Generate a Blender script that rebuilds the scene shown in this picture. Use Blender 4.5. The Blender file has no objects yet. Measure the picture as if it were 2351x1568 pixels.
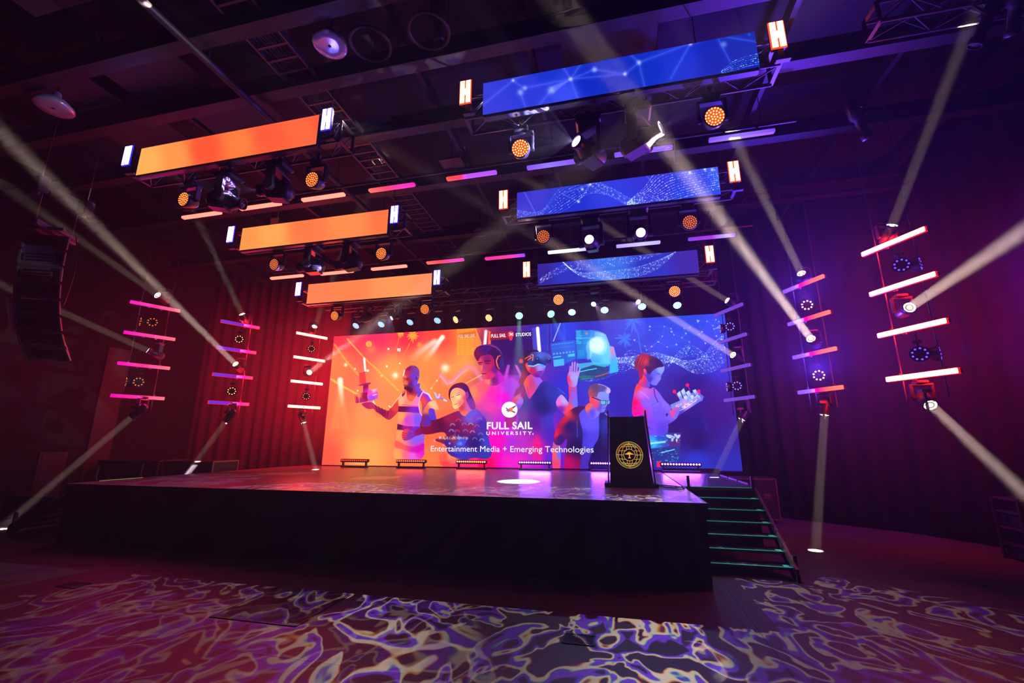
import math, random
import numpy as np
# ---------------------------------------------------------------- camera solved from the photograph (metres, Z up)
FPX, YAW, PITCH, ROLL, EYE = 989.8, math.radians(13.17), math.radians(13.0), math.radians(.06), 1.87
def _axes():
    cy, sy, cp, sp = math.cos(YAW), math.sin(YAW), math.cos(PITCH), math.sin(PITCH)
    fw = np.array([-sy*cp, cy*cp, sp]); r = np.array([cy, sy, 0.]); u = np.cross(r, fw)
    return math.cos(ROLL)*r+math.sin(ROLL)*u, -math.sin(ROLL)*r+math.cos(ROLL)*u, fw
AR, AU, AF = _axes()
CP = np.array([0, 0, EYE])
def ray(x, y): return AR*(x-1175.5)-AU*(y-784)+AF*FPX
def onZ(x, y, z): d = ray(x, y); return CP+d*(z-EYE)/d[2]
def onY(x, y, Y): d = ray(x, y); return CP+d*Y/d[1]
# ---------------------------------------------------------------- a small painter for what the screens show
class Canvas:
    """picture of one screen; (X0,Y0)-(X1,Y1) are its corners in metres on the plane y = depth"""
    def __init__(s, depth, x0, x1, z0, z1, ppm):
        s.d, s.x0, s.z0, s.k = depth, x0, z0, ppm
        s.w, s.h = int((x1-x0)*ppm), int((z1-z0)*ppm)
        wx = x0+(np.arange(s.w)+.5)/ppm; wz = z0+(np.arange(s.h)+.5)/ppm
        WX, WZ = np.meshgrid(wx, wz); P = [WX, np.full_like(WX, depth), WZ-EYE]
        f = sum(AF[i]*P[i] for i in range(3))
        s.X = (1175.5+FPX*sum(AR[i]*P[i] for i in range(3))/f).astype(np.float32)
        s.Y = (784-FPX*sum(AU[i]*P[i] for i in range(3))/f).astype(np.float32)
        s.im = np.zeros((s.h, s.w, 3), np.float32); s.T = (0, 0, 1)
    def t(s, p): return (s.T[0]+p[0]/s.T[2], s.T[1]+p[1]/s.T[2])
    def box(s, pts, pad):
        c = [onY(x+a, y+b, s.d) for x, y in pts for a in (-pad, pad) for b in (-pad, pad)]
        xs = [(q[0]-s.x0)*s.k for q in c]; ys = [(q[2]-s.z0)*s.k for q in c]
        return (slice(max(0, int(min(ys))), max(0, min(s.h, int(max(ys))+2))), slice(max(0, int(min(xs))), max(0, min(s.w, int(max(xs))+2))))
    def color(s, col, X, Y):
        if isinstance(col[0], (int, float)): return np.array(col, np.float32)
        n = np.zeros(X.shape+(3,), np.float32); W = np.zeros(X.shape, np.float32)
        for x, y, c in col:
            x, y = s.t((x, y)); w = 1/((X-x)**2+(Y-y)**2+4)**1.5
            n += w[..., None]*np.array(c, np.float32); W += w
        return n/W[..., None]
    def put(s, b, m, col, mode=0):
        c = s.color(col, s.X[b], s.Y[b]); m = m[..., None]
        if mode: s.im[b] = s.im[b]+m*c*(1-s.im[b]/275)
        else: s.im[b] = s.im[b]*(1-m)+c*m
    def poly(s, pts, col, a=1, soft=1.2, smooth=3, mode=0):
        p = [s.t(q) for q in pts]; n = len(p); soft = max(.7, soft/s.T[2])
        if smooth:
            q = []
            for i in range(n):
                A, B, C, D = p[i-1], p[i], p[(i+1) % n], p[(i+2) % n]
                for k in range(smooth):
                    t = k/smooth
                    q.append(tuple(.5*((2*B[j])+(C[j]-A[j])*t+(2*A[j]-5*B[j]+4*C[j]-D[j])*t*t+(3*B[j]-A[j]-3*C[j]+D[j])*t**3) for j in (0, 1)))
            p = q; n = len(p)
        b = s.box(p, soft+1); X, Y = s.X[b], s.Y[b]
        if X.size == 0: return
        D = np.full(X.shape, 1e9, np.float32); ins = np.zeros(X.shape, bool)
        for i in range(n):
            x1, y1 = p[i]; x2, y2 = p[(i+1) % n]; dx, dy = x2-x1, y2-y1; L = dx*dx+dy*dy
            if L < 1e-9: continue
            t = np.clip(((X-x1)*dx+(Y-y1)*dy)/L, 0, 1)
            D = np.minimum(D, (X-x1-t*dx)**2+(Y-y1-t*dy)**2)
            if dy: ins ^= ((Y > min(y1, y2)) & (Y <= max(y1, y2)) & (X < x1+(Y-y1)*dx/dy))
        sd = np.sqrt(D)*np.where(ins, 1, -1)
        s.put(b, np.clip(.5+sd/soft, 0, 1)*a, col, mode)
    def line(s, pts, w, col, a=1, soft=1, mode=0, fade=None):
        w, soft, fade = w/s.T[2], max(.7, soft/s.T[2]), fade and fade/s.T[2]
        p = [s.t(q) for q in pts]; b = s.box(p, max(w, fade or 0)+soft); X, Y = s.X[b], s.Y[b]
        if X.size == 0: return
        M = np.zeros(X.shape, np.float32); n = len(p)-1
        for i in range(n):
            x1, y1 = p[i]; x2, y2 = p[i+1]; dx, dy = x2-x1, y2-y1; L = dx*dx+dy*dy+1e-9
            t = np.clip(((X-x1)*dx+(Y-y1)*dy)/L, 0, 1); D = np.sqrt((X-x1-t*dx)**2+(Y-y1-t*dy)**2)
            ww = w if fade is None else w+(fade-w)*(i+t)/n
            m = np.clip(.5+(ww/2-D)/soft, 0, 1)
            if fade is not None: m = m*(1-.85*(i+t)/n)
            M = np.maximum(M, m)
        s.put(b, M*a, col, mode)
    def blob(s, x, y, r, col, a=1, hard=0, mode=0, sy=1):
        x, y = s.t((x, y)); b = s.box([(x, y)], r*(1.2 if hard else 2.6)+1); X, Y = s.X[b], s.Y[b]
        if X.size == 0: return
        d = np.sqrt((X-x)**2+((Y-y)/sy)**2)
        m = np.clip((r-d)/max(1., hard)+.5, 0, 1) if hard else np.exp(-(d/r)**2)
        s.put(b, m*a, col, mode)
    def star(s, x, y, r, col, n=8):
        s.blob(x, y, r*.35*1, (255, 255, 235), 1)
        x, y = s.t((x, y)); T = s.T; s.T = (0, 0, 1)
        for k in range(n):
            q = k*2*math.pi/n+.3; s.line([(x, y), (x+r*math.cos(q), y+r*math.sin(q))], .9, col, .8, 1.2, 0, .2)
        s.T = T
    def flow(s, A, B, n, dots, col, seed, bright=.8):
        """strands of light running between two guide curves"""
        R = random.Random(seed); A = [s.t(q) for q in A]; B = [s.t(q) for q in B]; T = s.T; s.T = (0, 0, 1)
        def cv(P, t):
            t = t*(len(P)-1); i = min(int(t), len(P)-2); f = t-i
            a, b, c, d = P[max(i-1, 0)], P[i], P[i+1], P[min(i+2, len(P)-1)]
            return [.5*(2*b[j]+(c[j]-a[j])*f+(2*a[j]-5*b[j]+4*c[j]-d[j])*f*f+(3*b[j]-a[j]-3*c[j]+d[j])*f**3) for j in (0, 1)]
        for k in range(n):
            m = k/(n-1); ph = R.uniform(-.02, .02); pts = []
            for i in range(31):
                t = i/30; a, b = cv(A, t), cv(B, t); mm = min(1, max(0, m+ph*math.sin(9*t)))
                pts.append((a[0]+(b[0]-a[0])*mm, a[1]+(b[1]-a[1])*mm))
            edge = 1-abs(2*m-1)**1; s.line(pts, .5, col, bright*(.25+.4*(1-edge)), 1.1, 1)
            for i in range(dots):
                t = R.random(); a, b = cv(A, t), cv(B, t)
                s.blob(a[0]+(b[0]-a[0])*m, a[1]+(b[1]-a[1])*m, R.choice((.55, .7, 1.)), (200, 230, 255), R.uniform(.3, 1), 0, 1)
        s.T = T
    def image(s, name, bpy):
        im = bpy.data.images.new(name, s.w, s.h); px = np.ones((s.h, s.w, 4), np.float32)
        px[..., :3] = np.clip(s.im/255, 0, 1); im.pixels.foreach_set(px.ravel()); im.pack(); return im
C1, C2, C3, C4, C5, C0 = (800, 780, 5.227), (1040, 740, 4.612), (1200, 740, 4.612), (1400, 720, 4.356), (730, 740, 7.837), (720, 680, 3.733)

def paint_wall(c):
    c.T = (0, 0, 1); R = random.Random(4)
    c.im[:] = c.color([(775, 775, (250, 45, 60)), (860, 768, (250, 30, 85)), (940, 765, (245, 40, 70)), (1010, 770, (250, 70, 55)), (1060, 765, (255, 110, 50)),
        (765, 830, (255, 125, 65)), (760, 950, (255, 110, 65)), (745, 1050, (255, 85, 60)), (840, 1040, (255, 165, 80)), (850, 960, (255, 145, 75)), (900, 850, (255, 150, 75)),
        (960, 900, (255, 150, 72)), (980, 830, (255, 140, 70)), (1030, 900, (255, 120, 65)), (1000, 1000, (255, 105, 60)), (980, 1060, (255, 120, 60)), (1060, 830, (255, 140, 70)),
        (1080, 1060, (250, 40, 110)), (1130, 800, (130, 20, 90)), (1160, 1040, (250, 0, 190)), (1200, 1060, (235, 0, 200)), (1160, 800, (55, 10, 95)), (1200, 840, (100, 40, 190)),
        (1240, 780, (50, 30, 160)), (1180, 930, (190, 20, 200)), (1300, 760, (30, 60, 220)), (1300, 900, (40, 40, 200)), (1260, 1060, (110, 20, 200)), (1350, 770, (35, 35, 190)), (1350, 1060, (60, 30, 200)),
        (1400, 850, (30, 40, 190)), (1450, 760, (30, 60, 215)), (1550, 770, (35, 75, 225)), (1640, 740, (25, 70, 220)), (1650, 830, (20, 50, 200)), (1600, 900, (25, 20, 130)),
        (1550, 980, (20, 12, 110)), (1650, 950, (35, 18, 120)), (1600, 1010, (20, 15, 105)), (1690, 1000, (25, 30, 140)), (1600, 1060, (15, 50, 190)), (1690, 1065, (15, 40, 170)), (1450, 900, (30, 30, 170))], c.X, c.Y)
    # --- left: light rays and lamps over a sunset
    c.T = C5
    c.line([(530, 300), (830, 640), (1180, 960), (1450, 1230)], 28, (255, 190, 60), .75, 14)
    c.line([(300, 400), (480, 660), (730, 950)], 34, (255, 185, 70), .6, 24)
    c.line([(230, 1020), (460, 1160), (700, 1290)], 36, (255, 200, 90), .8, 16)
    for x2 in (330, 420, 520, 600): c.line([(400, 1060), (x2-60, 1900)], 70, (255, 190, 100), .22, 60)
    c.line([(400, 1040), (440, 1480)], 95, (255, 245, 220), 1, 40, 0, 60)
    c.line([(2240, 270), (1950, 640)], 30, (255, 240, 225), 1, 50, 0, 120); c.line([(2200, 300), (1700, 640)], 30, (255, 225, 200), .9, 60, 0, 130)
    c.line([(2240, 270), (2050, 560)], 60, (255, 246, 235), 1, 40, 0, 90); c.line([(2100, 330), (1800, 520)], 60, (255, 235, 220), .8, 60, 0, 90)
    c.blob(915, 390, 55/C5[2], (255, 185, 60), .9, 2); c.blob(960, 480, 110/C5[2], (255, 150, 70), .6)
    c.blob(915, 390, 25/C5[2], (250, 140, 60), .8, 2)
    for (x, y, w) in ((1490, 200, 70), (1710, 240, 115), (1830, 410, 75)):
        for k in range(13):
            q = k*2*math.pi/13+R.uniform(-.15, .15); l = w*R.uniform(.8, 1.15)
            c.poly([(x, y), (x+l*.6*math.cos(q)-12*math.sin(q), y+l*.6*math.sin(q)+12*math.cos(q)), (x+l*math.cos(q), y+l*math.sin(q)+14), (x+l*.5*math.cos(q)+14*math.sin(q), y+l*.5*math.sin(q)-10*math.cos(q))], (255, 160, 55), .9 if w != 75 else .4, 1.5)
        c.blob(x, y, w*.55/C5[2], (255, 160, 55), .9 if w != 75 else .3, 3)
    c.line([(1470, 240), (1420, 430), (1340, 640)], 15, (255, 165, 70), .8, 10, 0, 5); c.line([(1650, 380), (1560, 560), (1500, 730)], 15, (255, 165, 70), .8, 10, 0, 5)
    c.line([(1370, 880), (1400, 980)], 5, (255, 200, 130), .3, 10)
    c.line([(832, 650), (852, 870)], 36, (255, 250, 240), 1, 8)
    for (x, y, r) in ((498, 768, 10), (1392, 955, 18), (2240, 270, 13), (1145, 965, 4), (670, 838, 5), (715, 1230, 5)): c.star(x, y, r, (255, 235, 170))
    for (x, y, r) in ((2290, 825, 9), (895, 870, 3), (1237, 792, 2.4), (1472, 740, 2), (1268, 480, 2.5), (1440, 485, 2), (1470, 510, 2), (1440, 510, 1.5), (1472, 482, 2), (2140, 1050, 2), (2040, 1190, 1.6)): c.blob(x, y, r, (255, 250, 225), 1, 0 if r > 5 else 1)
    c.line([(2250, 880), (2030, 1200)], 8, (255, 200, 90), .7, 10)
    # --- equaliser strands and tower drawn in light
    c.T = C2
    for i in range(46):
        x = -120+i*10; top = 430-150*math.exp(-((x-230)/130)**2)+(-.25*(x-100) if x < 100 else 0); bot = 640+60*math.sin(x/95+1.5)-110*math.exp(-((x-170)/110)**2)
        if x < 330: c.line([(x, top), (x, bot)], 3, (255, 205, 70), .55, 4)
    c.line([(-130, 560), (-60, 640), (0, 620), (70, 540), (150, 470), (220, 490), (270, 560), (310, 620)], 42, (255, 130, 190), .65, 34)
    c.line([(-130, 570), (-60, 655), (0, 635), (70, 560), (150, 500)], 14, (255, 190, 220), .6, 14)
    c.line([(130, 650), (330, 540)], 9, (255, 200, 90), .9, 6)
    c.poly([(40, 75), (240, 60), (310, 250), (300, 350), (35, 355)], (250, 150, 45), .75, 3, 0)
    for k in range(9): c.line([(50, 190+k*19), (200, 180+k*19), (292, 200+k*17)], 3, (255, 205, 80), .6, 3)
    for x in (55, 100, 150, 205): c.line([(x, 70), (x, 350)], 3, (255, 200, 80), .5, 3)
    c.line([(235, 60), (300, 220)], 3, (255, 225, 110), .8, 3); c.poly([(45, 120), (235, 90), (245, 145), (55, 170)], (205, 90, 30), .6, 3, 0)
    # gate with the sign band
    c.poly([(390, 190), (590, 170), (840, 170), (860, 300), (880, 560), (380, 560)], (45, 10, 95), .85, 14, 0)
    c.poly([(375, 85), (405, 105), (400, 230), (370, 240)], (255, 110, 40), .9, 3, 0)
    c.poly([(395, 110), (585, 98), (588, 178), (392, 190)], (150, 25, 45), .9, 3, 0); c.poly([(640, 100), (840, 95), (842, 165), (640, 170)], (50, 15, 90), .95, 3, 0)
    c.poly([(835, 60), (870, 55), (905, 310), (845, 300)], (70, 80, 210), .7, 5, 0)
    c.poly([(920, 45), (990, 10), (1000, 330), (945, 330)], (35, 60, 200), .7, 5, 0)
    c.line([(1003, 30), (1003, 300)], 4, (90, 150, 240), .7, 4); c.line([(1140, 0), (1062, 200)], 10, (190, 200, 250), .9, 6)
    for x in (1040, 1170, 1185): c.line([(x, 5), (x, 210)], 10, (40, 90, 225), .6, 5)
    c.line([(347, 95), (336, 236)], 40, (255, 150, 150), .8, 16); c.line([(349, 98), (338, 232)], 26, (255, 245, 240), 1, 5)
    c.line([(895, 65), (915, 302)], 44, (150, 140, 255), .6, 14); c.line([(895, 65), (914, 300)], 34, (250, 240, 255), 1, 5)
    c.blob(612, 128, 34/C2[2], (235, 55, 75), 1, 1.5); c.poly([(590, 150), (635, 150), (625, 192), (600, 192)], (235, 45, 70), 1, 2, 0)
    c.poly([(592, 108), (618, 118), (640, 108), (628, 128), (642, 142), (612, 136), (596, 146), (602, 128)], (255, 235, 240), 1, 2, 0)
    for (x, y) in ((595, 455), (580, 455)): c.line([(x, y), (x-45, 650)], 10, (230, 120, 255), .8, 12, 0, 40)
    for (x, y) in ((660, 455), (675, 460)): c.line([(x, y), (x+90, 640)], 10, (255, 130, 230), .8, 12, 0, 40)
    c.blob(600, 640, 30, (235, 40, 220), .5)
    # --- right: network of points, palms, strands
    c.T = C4
    for (x, y, l) in ((232, 70, 105), (150, 255, 92)):
        for k in range(11):
            q = k*2*math.pi/11+R.uniform(-.2, .2); m = l*R.uniform(.75, 1.2)
            c.poly([(x, y), (x+m*.5*math.cos(q)-11*math.sin(q), y+m*.5*math.sin(q)+11*math.cos(q)), (x+m*math.cos(q), y+m*math.sin(q)+16), (x+m*.5*math.cos(q)+11*math.sin(q), y+m*.5*math.sin(q)-9*math.cos(q))], (40, 110, 245), .85, 2)
    c.line([(240, 100), (285, 210), (312, 390)], 9, (60, 120, 240), .8, 5); c.line([(155, 280), (180, 440)], 7, (70, 100, 230), .6, 5)
    for k in range(14): c.blob(R.uniform(280, 1100), R.uniform(30, 400), R.uniform(8, 22), (60, 80, 245), R.uniform(.15, .4))
    N = [(400, 130), (398, 165), (543, 128), (617, 182), (525, 228), (490, 285), (418, 330), (350, 325), (573, 334), (665, 310), (742, 150), (800, 135), (760, 200), (640, 212), (720, 240),
         (880, 75), (972, 78), (1030, 120), (923, 182), (890, 207), (1040, 155), (1100, 140), (1090, 80), (795, 283), (955, 297), (765, 400), (610, 150), (245, 265), (480, 282), (367, 365), (1120, 260), (1060, 60), (795, 345), (1065, 225)]
    for i, p in enumerate(N):
        for q in sorted(N, key=lambda q: (q[0]-p[0])**2+(q[1]-p[1])**2)[1:4]: c.line([p, q], 1.8, (110, 150, 255), .42, 4)
        c.blob(p[0], p[1], 1.2 if i % 3 else 1.7, (215, 235, 255), 1)
    c.poly([(865, 60), (900, 68), (878, 95)], (130, 180, 255), .9, 2, 0); c.poly([(1040, 158), (1090, 122), (1100, 145)], (110, 170, 255), .9, 2, 0)
    c.flow([(150, 400), (220, 365), (300, 385), (400, 430), (520, 470)], [(100, 470), (180, 520), (290, 560), (400, 500), (520, 520)], 6, 20, (60, 110, 240), 2, .4)
    c.flow([(-260, 600), (-180, 640), (-60, 560), (40, 470), (130, 455), (240, 480)], [(-300, 660), (-180, 680), (-40, 640), (60, 600), (160, 590), (250, 520)], 8, 30, (50, 100, 240), 3, .5)
    c.flow([(640, 440), (720, 350), (800, 318), (880, 350), (980, 420)], [(560, 550), (660, 470), (790, 420), (900, 450), (1000, 470)], 7, 25, (60, 100, 240), 5, .45)
    c.flow([(60, 440), (220, 430), (380, 395), (520, 400), (640, 440), (760, 470), (880, 455), (960, 390), (1040, 290), (1140, 215)],
           [(60, 500), (180, 500), (330, 560), (540, 500), (620, 485), (720, 530), (830, 590), (960, 595), (1080, 550), (1172, 460)], 16, 62, (110, 165, 255), 6, .85)
    for k in range(22): c.blob(R.uniform(560, 1280), R.uniform(930, 1440), .6, (90, 150, 255), .8)
    for (x, y, w, h) in ((530, 720, 60, 150), (720, 900, 80, 180), (880, 1020, 120, 160), (480, 730, 40, 100), (760, 1100, 240, 60)):
        for k in range(7): c.line([(x+R.uniform(0, w), y), (x+R.uniform(0, w), y+h)], 2, (60, 70, 200), .25, 3)
    # --- floating displays
    c.T = C3
    c.poly([(290, 225), (560, 185), (565, 385), (430, 450), (330, 475)], (25, 110, 225), .7, 3, 0)
    c.poly([(560, 80), (715, 85), (715, 385), (575, 390)], (0, 120, 215), .9, 2, 0)
    c.poly([(710, 80), (800, 92), (880, 130), (915, 220), (940, 340), (930, 445), (745, 445), (710, 380)], [(740, 120, (40, 130, 230)), (870, 160, (110, 190, 250)), (900, 400, (90, 210, 250)), (760, 420, (60, 170, 240)), (800, 250, (120, 220, 250))], .95, 2, 0)
    c.poly([(923, 248), (965, 262), (1000, 400), (1015, 522), (918, 545)], [(945, 290, (160, 160, 240)), (970, 480, (40, 190, 240))], .9, 2, 0); c.poly([(935, 262), (955, 275), (968, 340), (942, 335)], (240, 120, 170), .9, 2, 0)
    c.poly([(575, 500), (745, 450), (880, 450), (905, 560), (880, 590), (760, 600), (600, 625)], (15, 70, 120), .85, 3, 0)
    c.poly([(575, 440), (745, 420), (930, 440), (870, 475), (745, 452), (600, 500)], (60, 190, 235), .8, 3, 0)
    for k in range(9): c.line([(570, 95+k*16), (570+R.uniform(20, 60), 95+k*16)], 6, (90, 230, 250), .85, 3); c.line([(640, 95+k*16), (700, 95+k*16)], 4, (40, 190, 240), .7, 3)
    for k in range(6): c.line([(765, 105+k*11), (765+R.uniform(60, 110), 118+k*11)], 4, (190, 235, 255), .8, 3)
    for k in range(7): c.line([(310+k*34, 240-k*4), (330+k*34, 236-k*4)], 5, (90, 210, 250), .8, 3); c.line([(320+k*32, 285-4*k), (345+k*32, 270-4*k)], 3, (180, 120, 240), .7, 3); c.blob(330+k*34, 335-k*4, 1.8, (190, 220, 255), .8)
    c.poly([(325, 400), (435, 385), (440, 455), (330, 470)], (70, 190, 250), .9, 3, 0); c.poly([(478, 340), (550, 330), (552, 360), (480, 366)], (60, 200, 250), .9, 3, 0); c.line([(325, 372), (400, 362)], 10, (80, 220, 250), .9, 3)
    for k in range(8): c.line([(585, 295+k*9), (650, 295+k*9)], 2.5, (50, 200, 230), .8, 2)
    c.blob(675, 120, 3, (255, 110, 120), .9); c.line([(560, 168), (725, 165)], 3, (120, 240, 255), .9, 2)
    c.blob(790, 245, 23, (150, 235, 255), .6); c.blob(785, 240, 17, (235, 255, 255), .95, 7)
    c.poly([(668, 265), (690, 200), (740, 165), (810, 152), (875, 185), (895, 250), (870, 330), (800, 345), (740, 320), (720, 380), (685, 400), (680, 330)], (190, 250, 255), .35, 3)
    for k in range(12): q = R.uniform(0, 6.3); x, y = 790+60*math.cos(q), 240+50*math.sin(q); c.line([(x, y), (x+R.uniform(-30, 30), y+R.uniform(-20, 20))], 4, (120, 215, 250), .7, 3)
    c.line([(600, 525), (690, 505), (780, 490)], 9, (80, 240, 250), .9, 5); c.line([(770, 575), (840, 560), (900, 535)], 9, (250, 70, 70), .9, 6); c.line([(600, 580), (740, 570)], 14, (60, 150, 90), .5, 8); c.line([(620, 600), (740, 590)], 9, (40, 190, 200), .6, 6)
    # --- the four-arm display low on the right, with a map
    c.T = C4
    c.poly([(385, 1200), (712, 1188), (705, 1320), (395, 1352)], [(420, 1290, (40, 170, 250)), (520, 1230, (20, 80, 210)), (680, 1290, (90, 30, 110)), (640, 1210, (50, 50, 150))], .9, 2, 0)
    for (x, y, w, h) in ((600, 1230, 30, 18), (625, 1262, 12, 18), (575, 1222, 14, 12), (655, 1215, 14, 14), (680, 1232, 22, 18), (668, 1268, 9, 18), (640, 1238, 14, 12), (695, 1220, 12, 10)): c.poly([(x-w, y-h*.6), (x-w*.1, y-h), (x+w, y-h*.5), (x+w*.6, y+h*.6), (x, y+h), (x-w*.7, y+h*.5)], (190, 215, 250), .9, 2)
    c.poly([(395, 1352), (705, 1320), (690, 1470), (410, 1545)], (10, 50, 140), .9, 3, 0)
    c.line([(390, 1300), (550, 1282)], 18, (150, 245, 255), .95, 12); c.line([(515, 1392), (645, 1358)], 9, (120, 245, 255), .95, 4)
    for k in range(70): x, y = R.uniform(405, 690), R.uniform(1215, 1500); c.line([(x, y), (x+R.uniform(6, 22), y-2)], 5, R.choice(((60, 200, 250), (30, 130, 230), (90, 240, 250))), .7, 3)
    c.poly([(470, 1490), (510, 1478), (512, 1530), (475, 1535)], (255, 30, 80), .9, 3); c.line([(500, 1195), (540, 1192)], 8, (255, 60, 110), .9, 4)
    # --- person with a camera, striped vest
    c.T = C1
    SK = [(600, 700, (235, 90, 50)), (500, 880, (170, 30, 70)), (200, 780, (130, 20, 90)), (400, 870, (90, 10, 80)), (560, 820, (210, 60, 50)), (300, 800, (150, 40, 90))]
    c.poly([(175, 222), (200, 222), (212, 372), (192, 375)], (255, 248, 235), 1, 4, 0)
    c.line([(300, 745), (318, 790)], 22, (255, 240, 210), .9, 6); c.line([(485, 795), (510, 815)], 12, (255, 250, 235), .9, 5)
    c.poly([(700, 600), (620, 655), (585, 720), (510, 812), (480, 850), (430, 840), (340, 795), (290, 755), (240, 748), (165, 765), (172, 792), (235, 832), (300, 830), (335, 872), (400, 912), (485, 962), (560, 905), (610, 850), (700, 800)], SK, 1, 3)
    c.line([(640, 640), (590, 710), (515, 810)], 6, (255, 240, 210), .95, 4)
    for k in range(5): c.line([(325+k*38, 790+k*18), (345+k*30, 860+k*16)], 14, (70, 5, 60), .8, 5)
    c.poly([(285, 850), (330, 860), (400, 905), (380, 935), (320, 905)], (255, 120, 70), .6, 4)
    c.poly([(870, 600), (960, 650), (1000, 720), (1035, 860), (1055, 1000), (960, 1110), (880, 1140), (740, 1200), (660, 1210), (640, 1160), (655, 1095), (710, 1068), (760, 1095), (870, 1050), (885, 980), (880, 780), (850, 700)],
           [(960, 680, (150, 40, 220)), (1000, 800, (70, 50, 220)), (900, 740, (230, 70, 60)), (1030, 960, (60, 50, 210)), (880, 1080, (160, 20, 80)), (760, 1140, (110, 30, 150)), (670, 1150, (200, 40, 80))], 1, 3)
    c.line([(900, 625), (960, 655), (998, 715)], 18, (255, 225, 250), .95, 10)
    c.poly([(640, 650), (692, 622), (700, 690), (730, 740), (775, 740), (815, 690), (850, 610), (900, 612), (890, 640), (850, 720), (845, 800), (880, 910), (870, 1020), (912, 1120), (905, 1240), (880, 1428), (552, 1428), (568, 1200), (588, 1000), (602, 800), (600, 700)],
           [(640, 740, (250, 175, 120)), (700, 760, (240, 130, 110)), (640, 930, (250, 160, 80)), (830, 740, (235, 120, 200)), (700, 960, (200, 60, 200)), (820, 960, (110, 80, 240)), (620, 1150, (250, 150, 90)), (600, 1380, (255, 160, 80)), (690, 1380, (250, 100, 130)), (820, 1180, (120, 90, 240)), (850, 1330, (225, 20, 190)), (760, 1400, (220, 90, 220))], 1, 3)
    c.line([(870, 600), (905, 615), (862, 680), (842, 770), (862, 880), (880, 910)], 9, (240, 190, 250), .9, 4)
    c.poly([(602, 797), (700, 800), (838, 806), (850, 880), (700, 868), (596, 866)], [(620, 830, (60, 0, 60)), (800, 840, (110, 20, 190))], .95, 3, 0); c.line([(640, 780), (830, 800)], 9, (240, 40, 120), .7, 5)
    c.poly([(588, 1010), (700, 1038), (865, 1040), (872, 1110), (700, 1090), (582, 1078)], [(600, 1040, (60, 5, 50)), (820, 1070, (90, 30, 200)), (700, 1060, (150, 10, 130))], .95, 3, 0)
    c.poly([(570, 1205), (680, 1262), (800, 1282), (905, 1240), (890, 1330), (760, 1352), (640, 1312), (560, 1290)], [(600, 1260, (230, 80, 60)), (850, 1290, (200, 0, 180))], .75, 10)
    c.poly([(640, 655), (690, 620), (672, 660), (648, 690)], (90, 10, 50), .9, 3, 0); c.poly([(850, 615), (890, 605), (850, 690), (820, 680)], (70, 50, 200), .9, 3, 0)
    c.line([(695, 870), (660, 1060)], 14, (255, 90, 200), .3, 18); c.line([(770, 900), (780, 1040)], 26, (240, 60, 230), .5, 20)
    c.poly([(640, 1150), (660, 1088), (708, 1064), (745, 1080), (770, 1105), (850, 1060), (885, 1050), (900, 1120), (800, 1160), (740, 1196), (670, 1212)], [(670, 1130, (235, 60, 80)), (740, 1150, (110, 40, 180)), (850, 1090, (130, 10, 90))], 1, 3)
    for k in range(4): c.line([(650, 1115+k*26), (700, 1125+k*22)], 5, (90, 0, 60), .8, 4)
    c.poly([(715, 590), (850, 520), (852, 580), (870, 600), (800, 690), (760, 742), (715, 720), (700, 650)], [(750, 700, (240, 100, 60)), (840, 590, (90, 60, 220)), (760, 620, (150, 20, 60))], 1, 3)
    c.poly([(662, 400), (690, 350), (730, 318), (775, 308), (820, 325), (848, 368), (850, 420), (842, 470), (825, 520), (800, 580), (760, 615), (720, 610), (690, 602), (668, 588), (668, 560), (660, 540), (662, 520), (650, 505), (656, 470), (650, 440)],
           [(665, 450, (250, 120, 70)), (690, 520, (245, 110, 50)), (700, 400, (190, 30, 70)), (720, 340, (120, 20, 90)), (790, 330, (110, 50, 130)), (830, 380, (100, 60, 180)), (770, 440, (80, 50, 220)), (740, 530, (60, 20, 120)), (800, 520, (90, 60, 225)), (700, 590, (50, 5, 40)), (730, 480, (150, 20, 70))], 1, 3)
    c.line([(672, 372), (658, 430)], 16, (255, 230, 200), .9, 8); c.line([(655, 460), (720, 465)], 7, (60, 5, 30), .8, 5); c.line([(665, 480), (712, 478)], 5, (40, 0, 30), .8, 5)
    c.line([(664, 545), (705, 548)], 5, (70, 0, 40), .9, 4); c.line([(820, 440), (812, 475)], 14, (70, 20, 120), .8, 6); c.line([(820, 432), (836, 450)], 5, (190, 150, 255), .8, 3)
    c.poly([(668, 575), (720, 560), (770, 590), (755, 640), (700, 605)], (45, 5, 45), .8, 8)
    # the camera
    c.poly([(125, 410), (200, 392), (215, 515), (135, 530)], (225, 60, 55), 1, 2, 0); c.line([(130, 405), (200, 388)], 6, (120, 20, 40), .9, 3)
    c.poly([(115, 545), (180, 522), (268, 513), (262, 535), (140, 556)], (110, 15, 110), 1, 2, 0); c.poly([(178, 540), (240, 538), (238, 650), (172, 640)], [(190, 560, (60, 0, 40)), (225, 620, (160, 20, 170))], 1, 3, 0)
    c.poly([(75, 672), (98, 652), (232, 632), (238, 732), (135, 755), (85, 755)], [(90, 700, (120, 30, 60)), (120, 670, (240, 130, 70)), (150, 740, (60, 30, 140)), (200, 680, (60, 0, 50))], 1, 3); c.line([(85, 660), (82, 748)], 5, (230, 150, 130), .9, 3); c.line([(125, 650), (132, 750)], 7, (250, 140, 60), .9, 4)
    c.poly([(233, 606), (345, 585), (355, 702), (245, 744), (222, 690)], [(260, 620, (230, 60, 200)), (300, 600, (255, 190, 170)), (290, 690, (90, 70, 230)), (340, 650, (200, 60, 210))], 1, 2, 0); c.line([(293, 668), (335, 655)], 12, (240, 200, 255), .9, 4)
    # --- tall person with headphones
    c.T = C2
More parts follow.
